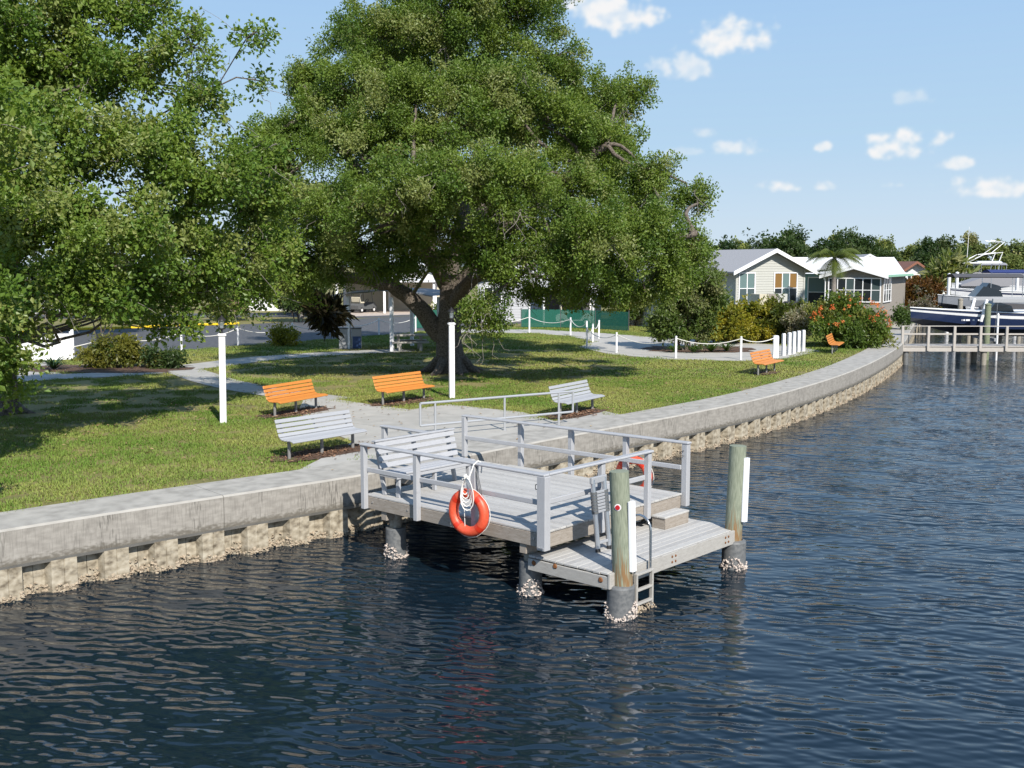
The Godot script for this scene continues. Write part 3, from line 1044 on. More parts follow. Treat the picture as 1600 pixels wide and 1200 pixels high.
# ---------------------------------------------------------------- seawall
func make_seawall():
	var w := thing("seawall", "curving concrete capped seawall on corrugated tan sheet piles", "seawall")
	# cap sections, 1 cm open joints
	var s := 2.0
	var total := wall_len[-1]
	while s < total - 1.0:
		var ln := 6.1 if s < 70.0 else 24.0
		var e := minf(s + ln, total)
		var top := MB.new()
		var face := MB.new()
		var n := int(ceil((e - s) / 0.7))
		var prev: Array = []
		for i in n + 1:
			var q := lerpf(s + 0.006, e - 0.006, float(i) / n)
			var prof := [[1.3, -0.55], [1.3, 0.034], [0.035, 0.034], [0.0, 0.0], [0.0, -0.565], [0.05, -0.63], [0.5, -0.63]]
			var row: Array = []
			for p in prof:
				var w2 := wall_at(q, p[0])
				row.append(Vector3(w2.x, p[1], w2.y))
			var t := wall_dir(q)
			var land := Vector3(t.y, 0, -t.x)
			if i > 0:
				var hints := [land, Vector3.UP, Vector3.UP - land, -land, -land - Vector3.UP, -Vector3.UP]
				for k in 6:
					var u0 := (q - (e - s) / n) / 9.0
					var u1 := q / 9.0
					var mbk := face if k == 3 else top
					mbk.quad(prev[k], prev[k + 1], row[k + 1], row[k], hints[k], Vector2(u0, 0.01), Vector2(u0, 0.99), Vector2(u1, 0.99), Vector2(u1, 0.01))
			if i == 0 or i == n:
				var end := Vector3(t.x, 0, t.y) * (-1.0 if i == 0 else 1.0)
				for k in range(1, 6): top.tri(row[0], row[k], row[k + 1], end)
			prev = row
		var c := part("cap_section", top, M.concrete, w)
		part("cap_face", face, M.cap_face, c)
		s = e
	# one sheet pile every 0.88 m: outer pan, two webs, inner pan
	var pitch := 0.88
	var sheet := MB.new()
	var sect := [[-0.44, 0.22], [-0.26, 0.22], [-0.21, 0.04], [-0.01, 0.04], [0.0, 0.055], [0.01, 0.04], [0.21, 0.04], [0.26, 0.22], [0.435, 0.22]]
	for i in sect.size() - 1:
		var a := Vector3(sect[i][0], -0.6, -sect[i][1])
		var b := Vector3(sect[i + 1][0], -0.6, -sect[i + 1][1])
		var out := Vector3(b.z - a.z, 0, a.x - b.x) * -1.0
		sheet.quad(a, b, b + Vector3.DOWN * 1.6, a + Vector3.DOWN * 1.6, out)
	var sm := sheet.mesh()
	var crust := [oyster_row(0.88, 1, 110), oyster_row(0.88, 2, 110), oyster_row(0.88, 3, 110)]
	s = 2.5
	var count := 0
	while s < 130.0:
		var p := wall_at(s)
		var t := wall_dir(s)
		var o := part("sheet_pile", sm, M.vinyl, w, Vector3(p.x, 0, p.y))
		o.rotation.y = -atan2(t.y, t.x)
		if s < 75.0:
			var c := part("oyster_crust", crust[count % 3], M.shell_tan, o, Vector3(0, WATER, 0))
			c.set_meta("kind", "stuff")
		count += 1
		s += pitch

func lump(mb: MB, p: Vector3, r: float, q: RandomNumberGenerator):
	var b := Basis(Quaternion(Vector3(q.randfn(), q.randfn(), q.randfn()).normalized(), q.randf() * TAU))
	var x := b.x * r
	var y := b.y * r * q.randf_range(0.4, 0.8)
	var z := b.z * r * q.randf_range(0.7, 1.4)
	for i in [-1.0, 1.0]:
		for j in [-1.0, 1.0]:
			for k in [-1.0, 1.0]:
				mb.tri(p + x * i, p + y * j, p + z * k, x * i + y * j + z * k)

# oysters along one sheet pile's waterline
func oyster_row(w: float, s: int, n: int) -> ArrayMesh:
	var q := RandomNumberGenerator.new()
	q.seed = 900 + s
	var mb := MB.new()
	for i in n:
		var x := q.randf_range(-w / 2, w / 2)
		var ax := absf(x)
		var z := -0.045 if ax < 0.2 else (-0.22 if ax > 0.26 else lerpf(-0.045, -0.22, (ax - 0.2) / 0.06))
		var y := q.randf_range(-0.06, 0.05) + (absf(q.randfn()) * 0.10 if ax > 0.2 else absf(q.randfn()) * 0.03)
		lump(mb, Vector3(x, minf(y, 0.36), z + q.randf_range(0.0, 0.03)), q.randf_range(0.018, 0.045), q)
	return mb.mesh()

func oyster_ring(rad: float, h: float, s: int, n: int) -> MB:
	var q := RandomNumberGenerator.new()
	q.seed = 950 + s
	var mb := MB.new()
	for i in n:
		var a := q.randf() * TAU
		var top := h * (0.55 + 0.45 * sin(a * 2.0 + s))
		var y := q.randf_range(-0.08, top)
		lump(mb, Vector3(cos(a), 0, sin(a)) * (rad + q.randf_range(-0.005, 0.035)) + Vector3.UP * y, q.randf_range(0.010, 0.028), q)
	return mb

# ---------------------------------------------------------------- dock
const DOCK := Vector3(-2.66, 0.0, -19.49)
const DOCK_TURN := -0.733

func dock_to_world(p: Vector3) -> Vector3:
	return DOCK + Basis(Vector3.UP, DOCK_TURN) * p

func rail_post(d: Node3D, x: float, z: float, bottom: float, top: float, w := 0.10):
	var m := MB.new()
	m.bx(Vector3(0, (top + bottom) / 2, 0), Vector3(w, top - bottom, w), 0.008, Vector2(rng.randf() * 3, rng.randf() * 3))
	part("rail_post", m, M.rail, d, Vector3(x, 0, z))

func bolt(d: Node3D, p: Vector3, axis: Vector3):
	var m := MB.new()
	m.tube([p, p + axis * 0.014], [0.02, 0.016], 7)
	part("bolt", m, M.alu, d)

func make_dock():
	var d := thing("dock", "weathered grey timber dock deck with painted railings", "dock", DOCK, DOCK_TURN)
	var boards: Array = []
	for k in 6:
		var m := MB.new()
		m.box(Transform3D(), Vector3(4.28, 0.036, 0.1365), 0.006, Vector2(k * 1.37, k * 0.53))
		boards.append(m.mesh())
	var n := 27
	for i in n:
		var z := -0.07 - i * 0.1465
		var o := part("deck_board", boards[i % 6], M.deck[(i * 7 + i / 3) % 3], d, Vector3(2.1 + rng.randf_range(-0.006, 0.006), -0.018 + rng.randf_range(-0.002, 0.002), z))
		o.rotation.x = rng.randf_range(-0.008, 0.008)
	# gangway to the seawall
	for i in 9:
		var m := MB.new()
		m.bx(Vector3(-0.12 - i * 0.146, -0.018, -2.85), Vector3(0.139, 0.036, 2.0), 0.006, Vector2(i * 0.7, i * 0.3))
		part("gangway_board", m, M.deck[i % 3], d)
	# beams under the edges
	for b in [[Vector3(2.1, -0.15, -0.02), Vector3(4.2, 0.22, 0.045)], [Vector3(2.1, -0.15, -3.95), Vector3(4.2, 0.22, 0.045)], [Vector3(4.2, -0.16, -1.985), Vector3(0.045, 0.24, 3.88)], [Vector3(0.02, -0.15, -1.985), Vector3(0.045, 0.22, 3.88)], [Vector3(-0.65, -0.14, -1.88), Vector3(1.3, 0.2, 0.045)], [Vector3(-0.65, -0.14, -3.82), Vector3(1.3, 0.2, 0.045)]]:
		var m := MB.new()
		m.bx(b[0], b[1], 0.006, Vector2(rng.randf() * 4, rng.randf()))
		part("edge_beam", m, M.beam, d)
	for x in [0.7, 1.4, 2.1, 2.8, 3.5]:
		var m := MB.new()
		m.bx(Vector3(x, -0.14, -1.985), Vector3(0.045, 0.2, 3.84), 0.004)
		part("joist", m, M.beam, d)
	for x in [0.42, 3.78]:
		var m := MB.new()
		m.bx(Vector3(x, -0.345, -1.985), Vector3(0.14, 0.17, 3.9), 0.006)
		part("cross_beam", m, M.beam, d)
	# under-deck piles with dark sleeves and oysters at the waterline
	for p in [[0.42, -0.32], [3.72, -0.3], [0.42, -3.6], [3.72, -3.6]]:
		var o := Node3D.new()
		o.name = "support_pile"
		d.add_child(o, true)
		o.position = Vector3(p[0], 0, p[1])
		var m := MB.new()
		m.lathe([Vector2(0, -0.26), Vector2(0.115, -0.26), Vector2(0.115, -0.62)], 14)
		part("timber_pile", m, M.pile, o)
		m = MB.new()
		m.lathe([Vector2(0.10, -0.60), Vector2(0.185, -0.60), Vector2(0.19, -0.63), Vector2(0.19, -2.2)], 18)
		part("sleeve", m, M.collar, o)
		var c := part("oyster_crust", oyster_ring(0.19, 0.30, int(p[0] * 10 - p[1] * 3), 320), M.shell, o, Vector3(0, WATER, 0))
		c.set_meta("kind", "stuff")
	# railings
	var T := 0.93
	for x in [0.0, 1.4, 2.8]: rail_post(d, x, 0.055, -0.26, T - 0.02)
	# stout corner post with facing boards
	var cm := MB.new()
	cm.bx(Vector3(0, 0.32, 0), Vector3(0.17, 1.18, 0.14), 0.008)
	part("corner_post", cm, M.rail, d, Vector3(4.29, 0, 0.05))
	for k in 3: bolt(d, Vector3(4.25 + 0.04 * k, -0.23, 0.121), Vector3(0, 0, 1))
	for x in [0.16, 1.1, 2.3, 4.05]: bolt(d, Vector3(x, -0.13, 0.002), Vector3(0, 0, 1))
	rail_post(d, 4.275, -1.45, -0.27, T - 0.02)
	rail_post(d, 4.275, -2.79, -0.27, T - 0.02)
	for x in [-1.22, 0.2, 1.55, 2.9]: rail_post(d, x, -4.03 if x > 0 else -3.8, -0.26 if x > 0 else 0.05, T - 0.02)
	cm = MB.new()
	cm.bx(Vector3(0, 0.33, 0), Vector3(0.12, 1.16, 0.12), 0.008)
	part("corner_post", cm, M.rail, d, Vector3(4.26, 0, -4.03))
	rail_post(d, -1.5, -1.76, 0.03, T - 0.04)
	var rails := [["top_rail", Vector3(-0.06, T, 0.05), Vector3(4.36, T, 0.05)], ["top_rail", Vector3(4.29, T + 0.003, -0.03), Vector3(4.29, T + 0.003, -2.86)], ["top_rail", Vector3(-1.3, T, -3.84), Vector3(4.34, T, -4.03)], ["top_rail", Vector3(-1.58, T - 0.02, -1.76), Vector3(0.0, T - 0.02, -1.76)]]
	for r in rails:
		var m := MB.new()
		m.bar(r[1], r[2], 0.14, 0.042, 0.012, Vector2(rng.randf() * 3, 0))
		part(r[0], m, M.rail, d)
	var mids := [[Vector3(0.05, 0.47, 0.02), Vector3(4.2, 0.47, 0.02)], [Vector3(4.24, 0.47, -0.05), Vector3(4.24, 0.47, -2.74)], [Vector3(-1.2, 0.47, -3.78), Vector3(4.2, 0.47, -3.97)], [Vector3(-1.46, 0.45, -1.73), Vector3(-0.02, 0.45, -1.73)]]
	for r in mids:
		var m := MB.new()
		m.bar(r[0], r[1], 0.04, 0.085, 0.008, Vector2(rng.randf() * 3, 0))
		part("middle_rail", m, M.rail, d)
	# light grey border board on the near edge
	var bm := MB.new()
	bm.bx(Vector3(2.1, 0.002, -0.03), Vector3(4.2, 0.01, 0.02), 0.002)
	part("edge_strip", bm, M.rail, d)
	# cleat hooks on the corner posts
	for p in [Vector3(4.17, 0.72, 0.0), Vector3(4.26, 0.74, -3.955)]:
		var m := MB.new()
		m.tube([p + Vector3(0, 0.05, 0), p + Vector3(-0.05, 0.03, 0.05), p + Vector3(-0.05, -0.04, 0.05), p + Vector3(0, -0.05, 0)], [0.008, 0.008, 0.008, 0.008], 5)
		part("hook", m, M.dark, d)

	# lower landing
	var l := thing("swim_platform", "low grey timber landing with bleached boards and rust stained edge", "platform", DOCK, DOCK_TURN)
	var pb: Array = []
	for k in 5:
		var m := MB.new()
		m.box(Transform3D(), Vector3(0.137, 0.036, 3.86), 0.006, Vector2(k * 1.1, k * 0.4))
		pb.append(m.mesh())
	for i in 11:
		part("platform_board", pb[i % 5], M.deck[(i * 2 + i / 4) % 3], l, Vector3(3.93 + i * 0.144, -0.468 + rng.randf_range(-0.002, 0.002), -2.02 + rng.randf_range(-0.01, 0.01)))
	for b in [[Vector3(5.475, -0.57, -2.02), Vector3(0.045, 0.24, 3.9)], [Vector3(4.65, -0.60, -0.10), Vector3(1.6, 0.19, 0.045)], [Vector3(4.65, -0.60, -3.93), Vector3(1.6, 0.19, 0.045)], [Vector3(3.9, -0.60, -2.02), Vector3(0.045, 0.19, 3.78)]]:
		var m := MB.new()
		m.bx(b[0], b[1], 0.006, Vector2(rng.randf() * 3, rng.randf()))
		part("edge_beam", m, M.beam_grey, l)
	for z in [-0.9, -1.6, -2.3, -3.0]:
		var m := MB.new()
		m.bx(Vector3(4.68, -0.58, z), Vector3(1.5, 0.18, 0.045), 0.004)
		part("joist", m, M.beam, l)
	for p in [Vector3(3.98, -0.56, -0.075), Vector3(5.32, -0.57, -0.075), Vector3(4.42, -0.53, -0.075)]:
		var m := MB.new()
		m.tube([p, p + Vector3(0, 0, 0.012)], [0.045, 0.03], 9)
		part("rusty_bolt", m, M.rust, l)
	for z in [-1.75, -1.85, -3.4, -3.5]:
		for y in [-0.52, -0.61]:
			var p := Vector3(5.497, y, z)
			var m := MB.new()
			m.tube([p, p + Vector3(0.012, 0, 0)], [0.024, 0.015], 7)
			part("rusty_bolt", m, M.rust, l)
	# step
	var st := thing("wooden_step", "small box step of grey planks on low landing", "step", dock_to_world(Vector3(4.42, -0.45, -3.3)), DOCK_TURN)
	for z in [-0.33, 0.0, 0.33]: pass
	for i in 2:
		var m := MB.new()
		m.bx(Vector3(-0.07 + i * 0.15, 0.21, 0), Vector3(0.145, 0.036, 0.78), 0.006, Vector2(i, i * 0.3))
		part("tread_board", m, M.deck[1], st)
	for x in [-0.12, 0.13]:
		var m := MB.new()
		m.bx(Vector3(x, 0.096, 0), Vector3(0.036, 0.192, 0.74), 0.004, Vector2(x, 0.2))
		part("side_board", m, M.beam, st)
	for z in [-0.352, 0.352]:
		var m := MB.new()
		m.bx(Vector3(0.005, 0.096, z), Vector3(0.212, 0.192, 0.036), 0.004)
		part("end_board", m, M.beam, st)

	make_dock_bench()
	make_fender_piles()
	make_ladders()
	lifebuoy(dock_to_world(Vector3(2.84, 0.14, 0.24)), DOCK_TURN + 0.12, "orange lifebuoy hanging outside the dock rail with white rope", true)
	lifebuoy(dock_to_world(Vector3(3.0, 0.13, -4.16)), DOCK_TURN + 0.1, "orange lifebuoy hung inside dock rail behind the telescoping ladder", false)

func make_dock_bench():
	var b := thing("dock_bench", "grey slatted bench built of planks at the landward end of dock", "bench", dock_to_world(Vector3(0.1, 0, -1.08)), DOCK_TURN)
	var L := 2.0
	for i in 3:
		var m := MB.new()
		m.bx(Vector3(0.27 + i * 0.155, 0.44, 0), Vector3(0.145, 0.04, L), 0.008, Vector2(i, i * 0.4))
		part("seat_plank", m, M.rail, b)
	for i in 4:
		var y := 0.54 + i * 0.125
		var m := MB.new()
		m.box(Transform3D(Basis(Vector3.BACK, 0.26), Vector3(0.17 - i * 0.034, y, 0)), Vector3(0.035, 0.095, L), 0.008, Vector2(i * 0.7, i * 0.2))
		part("back_plank", m, M.rail, b)
	var cap := MB.new()
	cap.box(Transform3D(Basis(Vector3.BACK, 0.1), Vector3(0.03, 0.985, 0)), Vector3(0.12, 0.035, L + 0.04), 0.008)
	part("back_cap", cap, M.rail, b)
	for z in [-0.9, 0.0, 0.9]:
		var m := MB.new()
		m.bar(Vector3(0.2, 0.0, z), Vector3(-0.03, 0.97, z), 0.05, 0.09, 0.006)
		part("back_support", m, M.rail, b)
		m = MB.new()
		m.bx(Vector3(0.56, 0.20, z), Vector3(0.09, 0.40, 0.05), 0.006)
		part("leg", m, M.rail, b)
		m = MB.new()
		m.bx(Vector3(0.38, 0.385, z + 0.05), Vector3(0.5, 0.07, 0.04), 0.006)
		part("seat_bearer", m, M.rail, b)
	var fr := MB.new()
	fr.bx(Vector3(0.62, 0.385, 0), Vector3(0.03, 0.07, L - 0.02), 0.006)
	part("front_apron", fr, M.rail, b)

func make_fender_piles():
	var specs := [[Vector3(1.66, 0, -16.03), 1.10, "greenish timber fender pile with red reflector beside swim ladder", true, 0.045, [-0.42, 0.66]], [Vector3(3.93, 0, -18.72), 1.03, "greenish timber fender pile with rust streaks at far platform corner", false, -0.03, [-0.30, 0.83]]]
	for s in specs:
		var o := thing("fender_pile", s[2], "piling", s[0], 0.0)
		var m := MB.new()
		var top: float = s[1]
		var pts: Array = []
		var rad: Array = []
		# turned by hand so that the texture runs once round and once from top to foot
		var seg := 20
		var H: float = top + 1.3
		for i in 9:
			for k in seg:
				var y0: float = top - H * i / 9.0
				var y1: float = top - H * (i + 1) / 9.0
				var r0: float = 0.148 + 0.006 * i / 9.0
				var r1: float = 0.148 + 0.006 * (i + 1) / 9.0
				var a0 := TAU * k / seg
				var a1 := TAU * (k + 1) / seg
				var d0 := Vector3(cos(a0), 0, sin(a0))
				var d1 := Vector3(cos(a1), 0, sin(a1))
				var A := d0 * r0 + Vector3.UP * y0
				var B := d1 * r0 + Vector3.UP * y0
				var C := d1 * r1 + Vector3.UP * y1
				var D := d0 * r1 + Vector3.UP * y1
				var v0 := i / 9.0
				var v1 := (i + 1) / 9.0
				m.stri(A, B, C, d0, d1, d1, Vector2(float(k) / seg, v0), Vector2((k + 1.0) / seg, v0), Vector2((k + 1.0) / seg, v1))
				m.stri(A, C, D, d0, d1, d0, Vector2(float(k) / seg, v0), Vector2((k + 1.0) / seg, v1), Vector2(float(k) / seg, v1))
		for k in seg:
			var a0 := TAU * k / seg
			var a1 := TAU * (k + 1) / seg
			m.tri(Vector3(0, top + 0.012, 0), Vector3(cos(a0) * 0.148, top, sin(a0) * 0.148), Vector3(cos(a1) * 0.148, top, sin(a1) * 0.148), Vector3.UP, Vector2(0.5, 0.1), Vector2(0.45, 0.12), Vector2(0.55, 0.12))
		var pile := part("timber_pile", m, M.timber, o)
		pile.rotation.z = s[4]
		m = MB.new()
		m.lathe([Vector2(0.15, -0.645), Vector2(0.2, -0.66), Vector2(0.212, -0.69), Vector2(0.212, -2.3)], 22)
		part("sleeve", m, M.collar, o)
		var c := part("oyster_crust", oyster_ring(0.21, 0.25, 1 if s[3] else 4, 380), M.shell, o, Vector3(0, WATER, 0))
		c.set_meta("kind", "stuff")
		# white rub strip on the water side
		var rs := MB.new()
		rs.prism(poly([[-0.06, 0.0], [-0.055, -0.02], [0.055, -0.02], [0.06, 0.0], [0.045, 0.045], [-0.045, 0.045]]), s[5][1] - s[5][0], Transform3D(Basis(Vector3.RIGHT, PI / 2), Vector3(0, (s[5][0] + s[5][1]) / 2, 0)))
		var strip := part("rub_strip", rs, M.white, o, Vector3(0.145, 0, 0.10))
		strip.rotation.y = 0.75
		strip.rotation.z = s[4]
		if s[3]:
			var rf := MB.new()
			rf.lathe([Vector2(0, 0.012), Vector2(0.036, 0.012), Vector2(0.038, 0.0)], 16, Transform3D(Basis(Vector3.RIGHT, PI / 2), Vector3(0, 0, 0.008)))
			var rd := MB.new()
			rd.lathe([Vector2(0, 0.008), Vector2(0.052, 0.008), Vector2(0.054, 0.0)], 18, Transform3D(Basis(Vector3.RIGHT, PI / 2), Vector3.ZERO))
			var plate := part("reflector", rd, M.white, o, Vector3(-0.075, 0.57, 0.135))
			plate.rotation.y = -0.48
			part("reflector_lens", rf, M.red, plate)

func make_ladders():
	# bent tube swim ladder with wooden lower steps
	var o := thing("swim_ladder", "bent steel swim ladder with wooden rungs reaching into water", "ladder", dock_to_world(Vector3(5.52, 0, -0.80)), DOCK_TURN)
	for z in [-0.21, 0.21]:
		var pts: Array = []
		var rad: Array = []
		pts.append(Vector3(-0.36, -0.44, z)); rad.append(0.021)
		pts.append(Vector3(-0.36, -0.1, z)); rad.append(0.021)
		for k in 9:
			var a := PI - PI * k / 8.0
			pts.append(Vector3(-0.15 + cos(a) * 0.21, 0.06 + sin(a) * 0.22, z)); rad.append(0.021)
		pts.append(Vector3(0.06, -0.7, z)); rad.append(0.021)
		pts.append(Vector3(0.06, -1.0, z)); rad.append(0.021)
		var m := MB.new()
		m.tube(pts, rad, 10)
		part("hand_rail", m, M.steel, o)
		m = MB.new()
		m.bx(Vector3(0.09, -0.86, z), Vector3(0.06, 0.66, 0.04), 0.006)
		part("stile", m, M.beam_grey, o)
	for y in [-0.55, -0.80, -1.02]:
		var m := MB.new()
		m.bx(Vector3(0.09, y, 0), Vector3(0.07, 0.035, 0.40), 0.006)
		part("rung", m, M.beam_grey, o)
	var c := MB.new()
	var q := RandomNumberGenerator.new()
	q.seed = 44
	for i in 90:
		lump(c, Vector3(q.randf_range(0.02, 0.16), WATER + q.randf_range(-0.05, 0.11), q.randf_range(-0.26, 0.26)), q.randf_range(0.014, 0.034), q)
	part("oyster_crust", c, M.shell_tan, o).set_meta("kind", "stuff")
	# collapsed telescoping ladder against the rail
	var t := thing("telescoping_ladder", "collapsed aluminium telescoping ladder standing against dock rail", "ladder", dock_to_world(Vector3(4.52, -0.45, -1.12)), DOCK_TURN)
	for z in [-0.15, 0.15]:
		var m := MB.new()
		m.tube([Vector3(0.06, 0.05, z), Vector3(0.0, 0.62, z)], [0.042, 0.042], 12)
		m.tube([Vector3(0.0, 0.62, z), Vector3(-0.06, 1.18, z)], [0.038, 0.038], 12)
		part("side_tube", m, M.alu, t)
		m = MB.new()
		m.tube([Vector3(0.065, 0.0, z), Vector3(0.06, 0.06, z)], [0.045, 0.042], 10)
		part("rubber_foot", m, M.dark, t)
		for k in 7:
			m = MB.new()
			var y := 0.62 + k * 0.052
			m.tube([Vector3(0.0 - k * 0.0055, y, z), Vector3(0.0 - (k + 0.8) * 0.0055, y + 0.040, z)], [0.056, 0.056], 12)
			part("collar", m, M.darkgrey, t)
	for k in 8:
		var m := MB.new()
		var y := 0.14 if k == 7 else 0.645 + k * 0.052
		m.bx(Vector3(0.045 if k == 7 else -k * 0.0055, y, 0), Vector3(0.05, 0.042, 0.26), 0.006)
		part("rung", m, M.grey, t)
	var top := MB.new()
	top.bx(Vector3(-0.06, 1.16, 0), Vector3(0.06, 0.11, 0.4), 0.01)
	part("top_bar", top, M.grey, t)

func lifebuoy(at: Vector3, turn: float, label: String, rope: bool):
	var o := thing("lifebuoy", label, "lifebuoy", at, turn)
	var R := 0.315
	var r := 0.085
	var ring := MB.new()
	var bands := MB.new()
	var seg := 48
	for i in seg:
		var banded := i % 12 < 2
		var mb := bands if banded else ring
		var rr := r + (0.004 if banded else 0.0)
		for k in 14:
			var q: Array = []
			var nn: Array = []
			for c in [[i, k], [i + 1, k], [i + 1, k + 1], [i, k + 1]]:
				var a: float = TAU * c[0] / seg + 0.7
				var b: float = TAU * c[1] / 14.0
				var e := Vector3(cos(a), sin(a), 0)
				var n2 := e * cos(b) + Vector3.BACK * sin(b)
				q.append(e * R + n2 * rr); nn.append(n2)
			mb.stri(q[0], q[1], q[2], nn[0], nn[1], nn[2])
			mb.stri(q[0], q[2], q[3], nn[0], nn[2], nn[3])
	part("ring", ring, M.buoy, o)
	part("band", bands, M.buoy_band, o)
	# grab line held at four points
	for g in 4:
		var pts: Array = []
		var rad: Array = []
		for k in 9:
			var a := TAU * (g + k / 8.0) / 4.0 + 0.8
			var out := R + r + 0.004 + (0.035 * sin(PI * k / 8.0) if g == 3 else 0.008 * sin(PI * k / 8.0))
			pts.append(Vector3(cos(a), sin(a), 0.0) * out); rad.append(0.006)
		var m := MB.new()
		m.tube(pts, rad, 5)
		part("grab_line", m, M.rope, o)
	if rope:
		var q := RandomNumberGenerator.new()
		q.seed = 12
		# loop over the rail, knot, coils and a tail
		var hang := MB.new()
		hang.tube([Vector3(0.05, 0.30, 0.08), Vector3(0.03, 0.60, 0.02), Vector3(0.04, 0.79, -0.09), Vector3(0.05, 0.835, -0.19), Vector3(0.06, 0.79, -0.29), Vector3(0.05, 0.62, -0.28)], [0.012, 0.012, 0.012, 0.012, 0.012, 0.012], 6)
		part("hanging_rope", hang, M.rope, o)
		for j in 5:
			var pts: Array = []
			var rad: Array = []
			var w := 0.05 + 0.02 * j
			var l := 0.16 + 0.05 * j
			for k in 15:
				var a := TAU * k / 14.0
				pts.append(Vector3(0.04 + sin(a) * w + 0.02 * (j - 2), 0.52 - l * 0.5 + cos(a) * l * 0.75, 0.10 + 0.012 * j + 0.02 * sin(a * 2.0))); rad.append(0.0095)
			var m := MB.new()
			m.tube(pts, rad, 6, false)
			part("rope_coil", m, M.rope, o)
		var kn := MB.new()
		for i in 9: lump(kn, Vector3(0.03 + q.randf_range(-0.04, 0.04), 0.60 + q.randf_range(-0.04, 0.04), 0.09), 0.035, q)
		part("knot", kn, M.rope, o)
		var tail := MB.new()
		tail.tube([Vector3(-0.06, 0.58, 0.09), Vector3(-0.07, 0.1, 0.03), Vector3(-0.06, -0.32, 0.02)], [0.007, 0.007, 0.007], 5)
		part("rope_tail", tail, M.rope, o)
		var dark := MB.new()
		for j in 3:
			dark.tube([Vector3(0.02 * j, 0.74, -0.16), Vector3(0.10 + 0.03 * j, 0.40, -0.12), Vector3(0.10 + 0.04 * j, 0.16, -0.14)], [0.007, 0.007, 0.007], 5)
		part("strap", dark, M.darkgrey, o)

